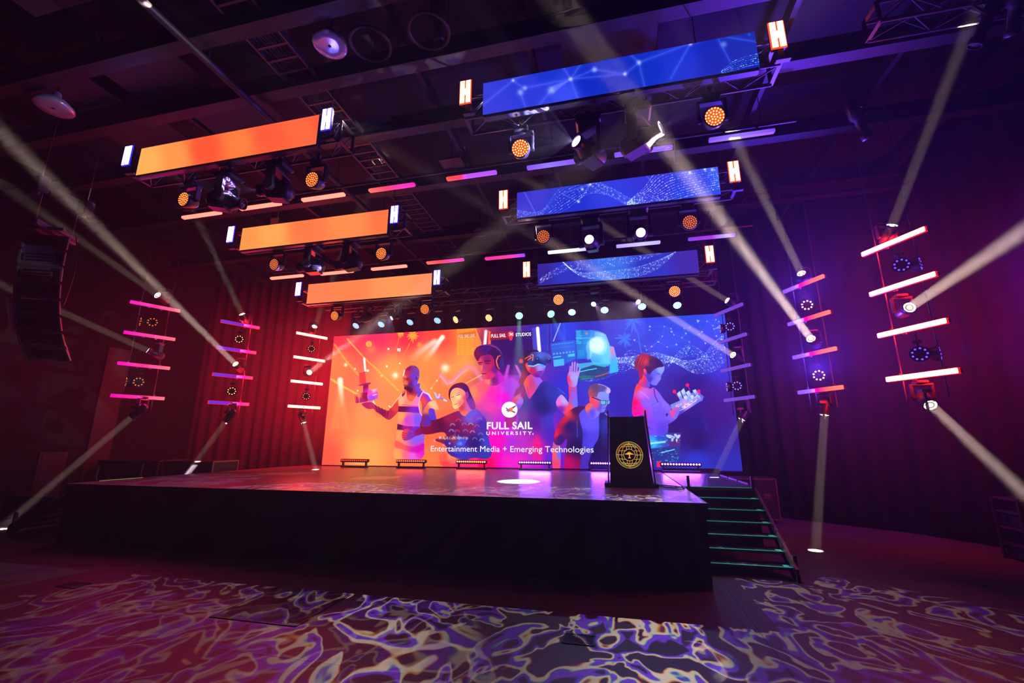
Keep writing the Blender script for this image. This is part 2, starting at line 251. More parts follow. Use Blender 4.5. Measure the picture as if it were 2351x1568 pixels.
    c.poly([(180, 695), (235, 655), (335, 612), (350, 660), (430, 672), (520, 610), (620, 590), (700, 660), (730, 900), (700, 1300), (640, 1560), (270, 1560), (300, 1000), (190, 800)],
           [(220, 740, (255, 130, 90)), (300, 700, (255, 90, 110)), (420, 760, (245, 40, 180)), (520, 800, (240, 10, 210)), (380, 900, (235, 60, 170)), (330, 1000, (150, 70, 180)), (600, 700, (170, 60, 220)), (660, 900, (120, 50, 220)), (560, 1100, (200, 20, 220)), (450, 1250, (245, 0, 180)), (560, 1500, (240, 0, 190)), (350, 1500, (255, 0, 90)), (650, 1300, (170, 20, 210))], 1, 5)
    c.line([(520, 700), (500, 900)], 30, (255, 90, 230), .3, 40)
    c.poly([(340, 590), (430, 560), (470, 500), (540, 590), (510, 640), (430, 672), (352, 655)], [(360, 620, (250, 120, 100)), (440, 610, (130, 20, 130)), (510, 600, (200, 30, 200))], 1, 4)
    c.poly([(265, 400), (290, 350), (380, 340), (450, 380), (470, 450), (470, 520), (430, 580), (380, 605), (345, 602), (322, 585), (322, 565), (300, 545), (312, 520), (290, 500), (275, 450)],
           [(280, 430, (230, 60, 90)), (310, 560, (240, 70, 90)), (330, 480, (170, 50, 130)), (380, 470, (200, 30, 90)), (430, 420, (180, 20, 90)), (400, 560, (220, 40, 110)), (440, 500, (110, 20, 130)), (290, 480, (255, 110, 80)), (360, 400, (130, 20, 100))], 1, 3)
    c.line([(268, 432), (310, 425)], 9, (40, 0, 50), .9, 5); c.line([(335, 415), (395, 408)], 9, (40, 0, 50), .9, 5); c.line([(345, 435), (385, 437)], 6, (30, 0, 40), .9, 4); c.line([(275, 447), (300, 447)], 5, (30, 0, 40), .9, 4)
    c.line([(305, 545), (350, 545)], 8, (90, 0, 50), .9, 4); c.line([(312, 470), (300, 505)], 8, (250, 120, 110), .9, 5)
    c.poly([(222, 340), (228, 300), (265, 258), (330, 240), (400, 250), (470, 290), (495, 345), (470, 400), (445, 410), (410, 350), (350, 345), (290, 365), (262, 412), (240, 385)], [(250, 330, (120, 15, 70)), (350, 270, (60, 15, 110)), (430, 330, (45, 10, 80))], 1, 4)
    for k in range(60): x, y = 240+R.random()*230, 262+R.random()*95; c.blob(x, y, 1.1, R.choice(((150, 30, 90), (30, 5, 60), (90, 40, 160))), .6)
    c.line([(330, 242), (400, 238), (460, 260), (500, 300), (515, 345)], 13, (80, 50, 150), 1, 3); c.line([(390, 244), (450, 264), (490, 300)], 5, (230, 40, 90), .9, 3)
    c.poly([(438, 410), (455, 355), (500, 335), (535, 370), (538, 450), (515, 498), (475, 500), (448, 470)], [(470, 400, (60, 10, 70)), (520, 420, (50, 35, 130))], 1, 3)
    c.line([(500, 352), (475, 362), (458, 400), (460, 440), (475, 475), (492, 495)], 11, (255, 70, 60), 1, 5); c.line([(480, 362), (462, 410), (475, 470)], 4, (255, 190, 160), 1, 3)
    # --- person with a headset, arms up
    c.poly([(700, 640), (720, 560), (740, 450), (700, 400), (745, 330), (800, 295), (870, 290), (910, 320), (830, 420), (800, 520), (770, 620), (740, 680)], [(730, 600, (150, 30, 80)), (800, 320, (40, 15, 70)), (740, 430, (90, 20, 60))], 1, 4)
    c.poly([(745, 660), (790, 570), (870, 540), (930, 600), (950, 640), (880, 730), (812, 812), (770, 740)], [(770, 640, (250, 80, 70)), (830, 640, (200, 60, 120)), (900, 620, (150, 90, 240)), (810, 780, (230, 60, 140))], 1, 3)
    c.poly([(775, 430), (965, 440), (978, 478), (965, 520), (940, 572), (890, 585), (840, 560), (790, 510)], [(780, 490, (250, 80, 70)), (840, 510, (190, 30, 90)), (920, 480, (150, 140, 250)), (930, 540, (110, 50, 190)), (890, 570, (120, 20, 140))], 1, 3)
    c.line([(890, 512), (945, 505)], 9, (210, 120, 230), .9, 5); c.line([(895, 522), (940, 520)], 6, (90, 10, 110), .9, 4)
    c.poly([(790, 440), (798, 400), (815, 335), (870, 312), (990, 325), (1035, 352), (1046, 395), (1030, 428), (985, 432), (975, 470), (930, 455), (900, 440), (850, 470), (800, 466)], [(840, 360, (60, 60, 140)), (930, 350, (70, 100, 210)), (1020, 370, (80, 90, 200)), (900, 430, (20, 30, 110)), (1020, 410, (30, 30, 110))], 1, 2)
    c.line([(795, 460), (850, 466), (905, 442), (940, 450), (975, 468)], 12, (60, 200, 255), 1, 7); c.line([(800, 460), (850, 464), (905, 442)], 4, (210, 250, 255), 1, 3)
    c.blob(892, 388, 4.2, (15, 25, 90), 1, 1.5); c.blob(892, 385, 1.6, (120, 170, 255), 1); c.blob(1014, 392, 3.6, (20, 40, 120), 1, 1.5); c.blob(1014, 388, 1.5, (110, 180, 255), 1)
    c.line([(765, 385), (812, 355), (830, 372), (790, 400)], 9, (255, 110, 60), 1, 3); c.line([(830, 345), (848, 345), (842, 405)], 9, (255, 130, 60), 1, 3); c.blob(720, 412, 5, (230, 60, 80), .9, 3)
    c.poly([(745, 655), (775, 740), (810, 812), (870, 730), (945, 628), (1010, 640), (1100, 690), (1190, 762), (1110, 795), (1088, 835), (1095, 930), (1062, 975), (1060, 1060), (1085, 1240), (1060, 1400), (1040, 1565), (640, 1565), (655, 1250), (690, 1000), (640, 860), (655, 740), (700, 680)],
           [(710, 760, (150, 30, 110)), (760, 850, (60, 50, 150)), (900, 760, (25, 30, 130)), (1050, 730, (35, 50, 170)), (1150, 750, (30, 60, 190)), (950, 900, (20, 25, 110)), (720, 1000, (110, 50, 150)), (850, 1050, (80, 25, 140)), (1030, 1050, (50, 50, 190)), (1040, 1200, (70, 30, 180)), (720, 1250, (180, 20, 190)), (880, 1300, (200, 20, 160)), (900, 1450, (190, 10, 190)), (1030, 1450, (90, 30, 200)), (700, 1500, (235, 0, 200))], .97, 3)
    c.poly([(870, 1200), (920, 1240), (940, 1400), (900, 1540), (840, 1400)], (255, 20, 110), .55, 30)
    c.line([(780, 680), (812, 812), (945, 640)], 5, (60, 60, 180), .6, 4); c.line([(930, 1000), (960, 1180), (1040, 1240)], 6, (70, 60, 200), .5, 8); c.line([(1105, 690), (1185, 760)], 5, (90, 120, 240), .8, 4)
    c.poly([(620, 850), (640, 795), (700, 760), (722, 745), (716, 775), (735, 800), (745, 830), (730, 880), (690, 925), (650, 900)], [(650, 820, (220, 50, 100)), (700, 830, (170, 100, 220)), (700, 900, (120, 70, 210))], 1, 3)
    for k in range(4): c.line([(650+k*16, 812-k*4), (690+k*10, 770+k*10)], 8, (230, 90, 130), .8, 4)
    c.poly([(555, 1010), (640, 985), (675, 1000), (640, 1090), (570, 1110)], (150, 15, 80), .6, 6)
    c.T = C3
    c.poly([(350, 845), (400, 768), (440, 790), (490, 860), (520, 900), (500, 975), (440, 975), (385, 925)], [(380, 850, (230, 110, 210)), (440, 830, (190, 160, 250)), (480, 940, (250, 60, 100)), (400, 920, (120, 30, 170))], 1, 3)
    c.poly([(487, 660), (565, 670), (575, 760), (582, 880), (560, 930), (470, 965), (480, 880), (492, 780)], [(490, 750, (250, 40, 80)), (530, 760, (130, 90, 240)), (570, 850, (100, 110, 250)), (490, 920, (250, 70, 90))], 1, 3)
    c.poly([(470, 590), (485, 530), (520, 520), (570, 530), (600, 500), (606, 520), (585, 600), (565, 680), (490, 672)], [(478, 610, (240, 40, 100)), (530, 590, (170, 150, 250)), (570, 600, (150, 160, 255))], 1, 3)
    for x1, y1, x2, y2 in ((496, 540, 505, 470), (520, 530, 526, 430), (545, 530, 552, 425), (568, 535, 578, 440), (585, 560, 605, 495)): c.line([(x1, y1), (x2, y2)], 17, (170, 140, 250), .95, 5); c.line([(x1-7, y1), (x2-7, y2)], 5, (240, 60, 120), .6, 4)
    # --- person with glasses, hooded jacket
    c.poly([(585, 1000), (650, 915), (720, 1000), (820, 950), (830, 1200), (780, 1350), (720, 1568), (585, 1568), (600, 1300)], [(700, 1080, (90, 80, 240)), (740, 1250, (70, 60, 220)), (620, 1200, (60, 50, 200)), (650, 1450, (60, 40, 170))], 1, 3)
    c.poly([(322, 1270), (390, 1290), (402, 1440), (388, 1568), (318, 1568)], [(330, 1400, (255, 80, 90)), (390, 1400, (90, 110, 240)), (350, 1500, (240, 60, 110))], 1, 3)
    c.poly([(330, 1275), (352, 1130), (430, 1000), (510, 925), (590, 890), (665, 898), (600, 965), (608, 1050), (635, 1180), (620, 1400), (592, 1568), (438, 1568), (470, 1240), (405, 1302)], [(350, 1180, (230, 20, 60)), (430, 1030, (200, 20, 60)), (470, 960, (220, 60, 60)), (560, 920, (60, 10, 80)), (500, 1100, (25, 15, 100)), (560, 1300, (20, 10, 80)), (450, 1500, (180, 0, 90)), (400, 1230, (40, 20, 110)), (600, 1150, (30, 25, 120))], 1, 3)
    c.poly([(812, 955), (870, 960), (915, 1010), (940, 1100), (940, 1568), (700, 1568), (745, 1330), (805, 1210)], [(840, 1000, (20, 20, 120)), (900, 1050, (30, 40, 160)), (830, 1300, (12, 10, 80)), (760, 1500, (20, 10, 90))], 1, 3)
    for k in range(4): c.line([(850+k*18, 1020), (840+k*14, 1300)], 5, (40, 70, 210), .5, 6)
    c.line([(575, 1040), (578, 1220)], 5, (90, 110, 220), .8, 3); c.line([(872, 962), (912, 1005)], 6, (230, 190, 250), .9, 4)
    c.poly([(660, 898), (730, 850), (820, 930), (818, 960), (780, 1010), (722, 1032), (690, 990)], [(680, 900, (255, 90, 70)), (740, 960, (90, 70, 230)), (790, 960, (120, 110, 250))], 1, 3)
    c.poly([(735, 790), (770, 740), (900, 738), (912, 790), (915, 840), (908, 862), (888, 880), (880, 905), (868, 940), (845, 955), (810, 950), (760, 905), (730, 870)], [(750, 850, (255, 70, 90)), (780, 880, (230, 60, 120)), (830, 780, (130, 140, 250)), (880, 760, (110, 150, 255)), (860, 910, (110, 120, 245)), (820, 900, (90, 70, 220))], 1, 3)
    c.poly([(697, 780), (698, 710), (725, 665), (790, 643), (850, 662), (915, 695), (930, 735), (905, 755), (860, 738), (805, 742), (785, 790), (760, 790), (735, 800)], [(705, 740, (170, 60, 80)), (760, 690, (90, 60, 110)), (850, 690, (80, 70, 160)), (920, 725, (200, 170, 250))], 1, 3)
    c.line([(800, 655), (860, 668), (920, 705)], 6, (230, 190, 250), .7, 5)
    c.poly([(705, 800), (722, 783), (745, 790), (745, 850), (725, 858), (708, 840)], (250, 60, 90), 1, 3); c.line([(735, 793), (825, 828)], 10, (15, 30, 80), 1, 3)
    for P in ([(820, 828), (880, 830), (875, 872), (828, 872)], [(895, 830), (928, 828), (918, 868), (893, 870)]): c.poly(P, (90, 190, 230), .9, 2); c.line(P+[P[0]], 5, (15, 40, 90), 1, 3)
    c.line([(850, 910), (878, 908)], 5, (70, 40, 160), .9, 4); c.line([(885, 850), (890, 880)], 5, (190, 190, 255), .8, 4)
    # --- person with hair bun and tablet
    c.T = C4
    c.poly([(440, 1095), (540, 1060), (590, 1000), (640, 940), (690, 935), (697, 990), (655, 1060), (560, 1120), (450, 1165)], [(480, 1120, (70, 50, 200)), (600, 1030, (110, 90, 240)), (660, 960, (170, 60, 170)), (560, 1100, (90, 60, 210))], 1, 3)
    c.poly([(262, 722), (290, 703), (400, 750), (440, 738), (500, 800), (540, 860), (600, 920), (612, 960), (595, 1010), (560, 1005), (578, 1190), (370, 1205), (350, 1024), (235, 1030), (222, 920), (240, 800)],
           [(245, 900, (255, 0, 90)), (290, 950, (255, 0, 150)), (270, 740, (255, 60, 60)), (320, 800, (190, 100, 240)), (350, 900, (130, 90, 250)), (450, 900, (120, 95, 255)), (500, 1000, (105, 80, 245)), (420, 1150, (110, 70, 235)), (560, 900, (120, 100, 255)), (520, 1150, (80, 60, 220))], 1, 3)
    c.line([(300, 780), (350, 810), (390, 850)], 5, (255, 150, 240), .8, 4); c.line([(418, 910), (500, 880), (512, 935), (440, 945), (418, 910)], 3, (70, 40, 190), .8, 3); c.line([(430, 940), (450, 1030), (540, 1010), (550, 930)], 3, (80, 50, 200), .7, 3); c.line([(440, 750), (450, 820), (480, 880)], 8, (40, 20, 140), .9, 4)
    c.line([(370, 1130), (440, 1165)], 5, (70, 40, 190), .8, 4)
    c.poly([(318, 590), (360, 630), (400, 690), (392, 742), (350, 740), (285, 712), (300, 660)], [(310, 660, (255, 60, 50)), (350, 690, (200, 40, 140)), (385, 700, (90, 70, 220))], 1, 3)
    c.poly([(345, 560), (400, 545), (470, 520), (540, 520), (543, 565), (525, 600), (512, 625), (510, 655), (485, 690), (465, 716), (430, 715), (395, 690), (365, 640)], [(380, 600, (70, 50, 190)), (440, 600, (90, 90, 240)), (510, 560, (130, 160, 255)), (440, 690, (110, 110, 250)), (480, 650, (110, 120, 250)), (400, 660, (60, 40, 190))], 1, 3)
    c.poly([(250, 500), (262, 450), (300, 412), (350, 400), (420, 425), (490, 455), (528, 500), (535, 530), (480, 540), (430, 570), (405, 600), (375, 600), (360, 560), (335, 570), (325, 640), (300, 660), (288, 600), (280, 560), (252, 560)], [(265, 500, (130, 30, 60)), (330, 440, (170, 30, 50)), (360, 480, (210, 40, 60)), (420, 480, (60, 20, 80)), (490, 500, (30, 15, 90)), (310, 600, (160, 20, 70)), (390, 560, (40, 15, 90))], 1, 3)
    for k in range(5): c.line([(262+k*14, 540-k*10), (300+k*14, 430+k*2)], 4, (250, 110, 110) if k % 2 else (40, 10, 50), .6, 4)
    c.poly([(335, 560), (355, 552), (372, 590), (365, 618), (345, 605)], [(340, 580, (250, 80, 90)), (365, 600, (150, 50, 180))], 1, 3)
    c.line([(470, 600), (505, 608)], 5, (30, 20, 110), .9, 4); c.line([(460, 668), (482, 680)], 5, (190, 80, 190), .9, 4)
    c.poly([(605, 910), (700, 870), (860, 768), (942, 830), (925, 862), (672, 1030), (612, 945)], [(650, 930, (120, 140, 230)), (760, 900, (200, 150, 240)), (900, 830, (90, 100, 220)), (700, 1000, (60, 60, 200))], .95, 2, 0)
    for k in range(80):
        t = R.random(); x = 635+t*260+R.uniform(-12, 12); y = 950-t*125+R.uniform(-32, 28); c.poly([(x, y), (x+R.uniform(6, 18), y-7), (x+16, y+9), (x, y+12)], R.choice(((255, 255, 255), (120, 240, 255), (255, 120, 200), (190, 150, 255), (150, 200, 255))), .7, 2, 0)
    for (x, y, h, w) in ((690, 850, 85, 34), (730, 830, 95, 34), (780, 830, 70, 38), (845, 800, 50, 34), (755, 870, 60, 34), (820, 860, 55, 30)): c.poly([(x-w*.6, y-h*.6), (x+w*.3, y-h*.9), (x+w*1.3, y+h*.1), (x+w*.5, y+h*.4)], [(x, y-h*.6, (200, 230, 255)), (x+w, y, (120, 150, 240))], .9, 2, 0)
    c.line([(640, 1000), (760, 940), (890, 850)], 6, (255, 255, 255), .7, 6)
    for x, y, x2, y2 in ((645, 780, 680, 830), (775, 715, 800, 760), (888, 778, 905, 800)): c.line([(x, y), (x2, y2)], 4, (255, 90, 150), .9, 3); c.blob(x, y, 4.2, (255, 20, 110), 1, 2)
    c.poly([(600, 985), (640, 945), (685, 935), (697, 970), (665, 1050), (620, 1040)], [(620, 990, (230, 70, 150)), (680, 1010, (110, 100, 240))], .95, 3)
    for k in range(4): c.line([(865+k*18, 895-k*8), (880+k*16, 855-k*4)], 10, (120, 110, 240), .95, 4)
    # --- seated person with a miniature landscape, over the others
    c.T = C0
    c.poly([(1080, 1370), (1130, 1330), (1210, 1350), (1330, 1340), (1330, 1400), (1210, 1430), (1150, 1470), (1090, 1440)], [(1110, 1380, (250, 90, 60)), (1180, 1370, (255, 130, 90)), (1300, 1380, (60, 40, 160)), (1130, 1440, (245, 60, 70))], .95, 5)
    c.poly([(1250, 985), (1300, 1030), (1350, 990), (1395, 965), (1440, 1010), (1478, 1060), (1490, 1160), (1510, 1260), (1528, 1320), (1515, 1375), (1470, 1395), (1380, 1385), (1270, 1395), (1150, 1345), (1140, 1200), (1100, 1165), (1000, 1183), (935, 1180), (915, 1130), (925, 1070), (1040, 1060), (1120, 1030), (1190, 1000)],
           [(960, 1130, (120, 10, 50)), (1080, 1110, (80, 5, 60)), (1180, 1050, (150, 20, 70)), (1220, 1130, (100, 15, 80)), (1330, 1120, (140, 20, 80)), (1400, 1030, (120, 60, 200)), (1440, 1100, (60, 40, 170)), (1490, 1250, (50, 60, 190)), (1380, 1250, (30, 20, 110)), (1280, 1330, (40, 50, 190)), (1480, 1360, (40, 50, 170)), (1340, 1060, (110, 80, 210)), (1230, 1240, (60, 10, 90))], 1, 3)
    for k, (x, y) in enumerate(((1180, 1150), (1230, 1155), (1290, 1095), (1345, 1095), (1240, 1060), (1300, 1150), (1360, 1160), (1400, 1110), (1430, 1180), (1190, 1100), (1340, 1040), (1420, 1050), (1440, 1230), (1200, 1200), (1380, 1220))):
        cc = ((150, 170, 220), (230, 60, 90), (110, 120, 210))[k % 3]; c.line([(x-18, y+8), (x-8, y-6), (x+10, y-6), (x+20, y+8)], 9, cc, .65, 3)
    c.poly([(1250, 930), (1310, 860), (1335, 930), (1360, 985), (1305, 1030), (1255, 1000)], [(1270, 960, (210, 60, 70)), (1330, 960, (200, 90, 180)), (1290, 1010, (250, 110, 90))], 1, 3)
    c.poly([(1300, 1030), (1345, 985), (1390, 962), (1402, 1000), (1350, 1045)], (95, 85, 215), .9, 3)
    c.poly([(1158, 860), (1160, 810), (1185, 770), (1225, 748), (1280, 742), (1320, 770), (1345, 830), (1380, 910), (1385, 965), (1350, 970), (1320, 920), (1290, 860), (1230, 900), (1195, 935), (1175, 900)], [(1170, 830, (80, 10, 60)), (1250, 755, (100, 20, 80)), (1330, 810, (60, 20, 110)), (1360, 930, (130, 50, 160))], 1, 3)
    c.poly([(1172, 830), (1195, 795), (1240, 785), (1290, 810), (1310, 860), (1290, 900), (1262, 940), (1220, 968), (1198, 958), (1184, 915), (1172, 880)], [(1185, 840, (250, 170, 110)), (1200, 900, (255, 190, 120)), (1240, 860, (255, 215, 150)), (1270, 830, (250, 140, 120)), (1260, 920, (250, 120, 110)), (1215, 950, (255, 200, 130)), (1300, 870, (220, 70, 110))], 1, 2.5)
    c.poly([(1300, 830), (1322, 820), (1328, 860), (1308, 880)], (170, 50, 150), .9, 3); c.line([(1180, 868), (1200, 862)], 4, (110, 30, 40), .9, 3); c.line([(1225, 850), (1250, 843)], 5, (110, 30, 50), .9, 3); c.line([(1220, 835), (1252, 828)], 3, (130, 40, 50), .8, 3)
    c.line([(1205, 930), (1228, 922)], 5, (210, 70, 70), .9, 3); c.line([(1205, 870), (1198, 905)], 3, (230, 120, 80), .8, 3)
    c.poly([(925, 1110), (930, 1020), (950, 960), (990, 905), (1040, 895), (1055, 920), (1075, 970), (1050, 975), (1000, 960), (985, 990), (1000, 1060), (1000, 1110)], [(960, 970, (235, 110, 70)), (1020, 920, (255, 180, 130)), (950, 1050, (110, 30, 120)), (985, 1060, (60, 40, 180))], 1, 3)
    for k in range(3): c.line([(1000+k*14, 915), (1040+k*12, 968)], 8, (255, 190, 140), .9, 4)
    c.line([(1050, 880), (1080, 870), (1110, 885), (1142, 898)], 13, (130, 120, 230), 1, 4); c.line([(1060, 872), (1040, 830)], 15, (170, 190, 250), 1, 4); c.line([(1072, 868), (1078, 842)], 13, (220, 200, 250), 1, 4); c.poly([(1115, 878), (1145, 895), (1140, 905), (1112, 895)], (240, 220, 255), 1, 2, 0)
    c.poly([(1040, 1235), (1090, 1210), (1200, 1195), (1325, 1212), (1310, 1245), (1270, 1290), (1160, 1295), (1100, 1260)], [(1080, 1230, (120, 30, 50)), (1160, 1270, (40, 30, 130)), (1270, 1250, (30, 70, 220)), (1200, 1230, (130, 40, 90))], 1, 3)
    for k in range(90): x = R.uniform(1060, 1320); c.line([(x, 1222+R.uniform(-12, 8)), (x+R.uniform(-10, 10), 1216+R.uniform(-16, 10))], 3, R.choice(((255, 230, 160), (255, 170, 130), (250, 240, 255), (255, 140, 60))), .8, 3)
    c.line([(1212, 1150), (1216, 1215)], 7, (70, 80, 200), .9, 4); c.line([(1240, 1190), (1242, 1225)], 7, (90, 150, 250), .9, 4)
    for x, y in ((1035, 1240), (1085, 1210), (1115, 1275), (1165, 1262), (1260, 1262)): c.blob(x, y, 2.3, (250, 150, 240), .95)
    c.blob(1250, 1270, 7, (60, 140, 255), .7); c.poly([(1180, 1290), (1290, 1280), (1330, 1310), (1220, 1350)], (60, 60, 190), .8, 5)
    # --- round emblem
    c.T = C2
    c.blob(598, 925, 84/C2[2], (255, 252, 255), 1, 1.2)
    c.poly([(552, 905), (566, 904), (586, 918), (612, 905), (664, 880), (668, 886), (628, 922), (632, 938), (652, 945), (664, 952), (650, 960), (612, 944), (592, 945), (580, 956), (576, 940), (556, 932), (572, 925)], [(560, 920, (110, 60, 200)), (590, 930, (200, 80, 130)), (620, 925, (250, 120, 50)), (655, 885, (70, 20, 60)), (650, 950, (110, 30, 60))], 1, 1.6, 0)

def paint_blue(c, k):
    R = random.Random(20+k); c.T = (0, 0, 1)
    if k == 1:
        c.im[:] = c.color([(1120, 230, (50, 60, 215)), (1220, 200, (40, 55, 215)), (1300, 220, (55, 75, 240)), (1350, 190, (10, 40, 190)), (1420, 200, (20, 45, 190)), (1480, 160, (10, 45, 190)), (1560, 150, (25, 50, 205)), (1650, 150, (0, 30, 175)), (1720, 100, (0, 35, 170)), (1250, 160, (20, 50, 200))], c.X, c.Y)
        for a, b in (((1178, 185), (1110, 240)), ((1178, 185), (1205, 205)), ((1194, 212), (1210, 255)), ((1310, 182), (1265, 208)), ((1310, 182), (1330, 235)), ((1310, 182), (1205, 202)), ((1310, 182), (1335, 145)), ((1310, 182), (1290, 150)), ((1365, 160), (1310, 182)), ((1467, 144), (1435, 170)), ((1435, 170), (1310, 182)), ((1467, 144), (1585, 100)), ((1467, 144), (1480, 200)), ((1585, 101), (1540, 180)), ((1585, 101), (1645, 82)), ((1645, 82), (1735, 96)), ((1645, 82), (1675, 140)), ((1467, 144), (1440, 118)), ((1365, 160), (1435, 170)), ((1225, 160), (1178, 185)), ((1230, 250), (1265, 208))):
            c.line([a, b], 7, (90, 110, 255), .3, 8); c.line([a, b], 1.6, (120, 140, 255), .3, 3)
        c.poly([(1310, 182), (1262, 200), (1270, 215)], (110, 130, 255), .6, 3, 0); c.poly([(1585, 101), (1645, 80), (1645, 86)], (90, 190, 255), .8, 2, 0)
        for x, y, r, a in ((1178, 185, 3, 1), (1310, 182, 4, 1), (1435, 170, 4, .9), (1467, 144, 5, .8), (1195, 212, 7, .6), (1205, 202, 5, .6), (1265, 208, 8, .6), (1365, 160, 6, .7), (1585, 101, 4, 1), (1645, 82, 3, 1), (1662, 102, 7, .5), (1720, 80, 3, .3)): c.blob(x, y, r, (190, 205, 255), a)
        c.flow([(1655, 165), (1690, 138), (1746, 122)], [(1665, 172), (1705, 155), (1746, 146)], 6, 30, (80, 140, 255), 1, 1)
    elif k == 2:
        c.im[:] = c.color([(1200, 450, (50, 50, 205)), (1300, 450, (30, 45, 200)), (1400, 440, (45, 60, 220)), (1500, 420, (50, 50, 210)), (1600, 420, (35, 60, 220)), (1650, 390, (60, 90, 240))], c.X, c.Y)
        c.flow([(1180, 480), (1240, 485), (1290, 430), (1350, 412), (1400, 430), (1470, 470)], [(1180, 500), (1250, 500), (1300, 480), (1350, 445), (1400, 450), (1450, 480)], 9, 60, (90, 150, 255), 3, 1)
        c.flow([(1440, 465), (1480, 430), (1510, 395), (1580, 380), (1655, 370)], [(1440, 470), (1520, 465), (1580, 450), (1620, 440), (1660, 430)], 14, 80, (90, 150, 255), 4, 1)
        for a, b in (((1202, 438), (1230, 490)), ((1355, 424), (1290, 445)), ((1355, 424), (1328, 463)), ((1328, 463), (1290, 445)), ((1355, 424), (1395, 410)), ((1480, 400), (1500, 420))): c.line([a, b], 2, (110, 130, 255), .6, 3)
        for x, y in ((1355, 424), (1337, 435), (1328, 463), (1618, 389), (1635, 390), (1584, 397)): c.blob(x, y, 3, (220, 235, 255), 1)
    else:
        c.im[:] = c.color([(1240, 630, (50, 35, 150)), (1300, 630, (45, 50, 190)), (1400, 610, (60, 110, 230)), (1500, 610, (45, 50, 190)), (1590, 600, (60, 40, 160))], c.X, c.Y)
        c.flow([(1290, 600), (1330, 625), (1400, 622), (1470, 612), (1540, 585)], [(1300, 610), (1340, 636), (1420, 640), (1500, 622), (1555, 575)], 8, 70, (110, 180, 255), 5, 1)
        c.flow([(1240, 640), (1290, 610), (1340, 598), (1420, 590), (1500, 580)], [(1240, 650), (1300, 622), (1360, 618), (1440, 605), (1520, 582)], 8, 40, (70, 110, 240), 6, .6)
def paint_orange(c, k):
    c.T = (0, 0, 1)
    c.im[:] = c.color({1: [(340, 370, (255, 175, 85)), (400, 360, (255, 150, 75)), (470, 345, (255, 85, 50)), (550, 330, (255, 125, 60)), (610, 315, (255, 90, 55)), (700, 305, (255, 105, 60)), (732, 290, (255, 90, 55))],
        2: [(570, 540, (255, 150, 75)), (620, 535, (255, 165, 85)), (700, 525, (255, 120, 65)), (800, 510, (255, 140, 75)), (885, 495, (255, 115, 62))],
        3: [(720, 670, (255, 130, 80)), (800, 662, (255, 130, 75)), (900, 655, (255, 150, 85)), (995, 645, (255, 140, 85))]}[k], c.X, c.Y)
    if k == 1: c.line([(740, 264), (738, 292)], 4, (240, 0, 100), 1, 3)
HAZE = .0042
# ---------------------------------------------------------------- scene
import bpy
from mathutils import Vector, Matrix
sc = bpy.context.scene; COL = sc.collection
H = 1.068
R0 = random.Random(11)

def mat(name, col=(.03, .03, .03), rough=.5, metal=0, em=None, es=1, sample=True, bump=None, var=None, spec=.5):
    m = bpy.data.materials.new(name); m.use_nodes = True; nt = m.node_tree; b = nt.nodes['Principled BSDF']
    b.inputs['Base Color'].default_value = (*col, 1); b.inputs['Roughness'].default_value = rough; b.inputs['Metallic'].default_value = metal
    b.inputs['Specular IOR Level'].default_value = spec
    if em: b.inputs['Emission Color'].default_value = (*em, 1); b.inputs['Emission Strength'].default_value = es
    if not sample: m.cycles.emission_sampling = 'NONE'
    tc = nt.nodes.new('ShaderNodeTexCoord')
    if bump:
        n = nt.nodes.new('ShaderNodeTexNoise'); n.inputs['Scale'].default_value = bump[0]; n.inputs['Detail'].default_value = 3
        bp = nt.nodes.new('ShaderNodeBump'); bp.inputs['Strength'].default_value = bump[1]; bp.inputs['Distance'].default_value = .01
        nt.links.new(tc.outputs['Object'], n.inputs['Vector']); nt.links.new(n.outputs['Fac'], bp.inputs['Height']); nt.links.new(bp.outputs['Normal'], b.inputs['Normal'])
    if var:
        n = nt.nodes.new('ShaderNodeTexNoise'); n.inputs['Scale'].default_value = var[0]; n.inputs['Detail'].default_value = 5
        r = nt.nodes.new('ShaderNodeMapRange'); r.inputs['To Min'].default_value = var[1]; r.inputs['To Max'].default_value = var[2]
        nt.links.new(tc.outputs['Object'], n.inputs['Vector']); nt.links.new(n.outputs['Fac'], r.inputs['Value']); nt.links.new(r.outputs['Result'], b.inputs['Roughness'])
    return m
BLACK = mat('black_paint', (.018, .018, .02), .42, bump=(60, .15))
SHELL = mat('fixture_shell', (.03, .03, .033), .35, bump=(90, .1))
METAL = mat('dark_metal', (.09, .09, .1), .38, .6, bump=(80, .1))
STEEL = mat('bare_steel', (.35, .35, .36), .35, .9, bump=(120, .05))
CLOTH = mat('black_drape', (.007, .0065, .008), .9, bump=(25, .4), spec=.1)
GLASS = mat('lens_glass', (.02, .02, .03), .08)
REDV = mat('lectern_edge', (.25, .02, .03), .35, bump=(50, .1))
CASE = mat('case_laminate', (.02, .018, .022), .45, bump=(70, .3))
CONC = mat('painted_block', (.018, .016, .018), .75, bump=(14, .3))
PALE = mat('pale_panel', (.10, .085, .095), .6, bump=(30, .2))
TAPE = mat('glow_tape', (.05, .3, .2), .5, em=(.03, .42, .25), es=.55, sample=False)
TAPEY = mat('glow_tape_pale', (.2, .3, .12), .5, em=(.35, .55, .2), es=.5, sample=False)

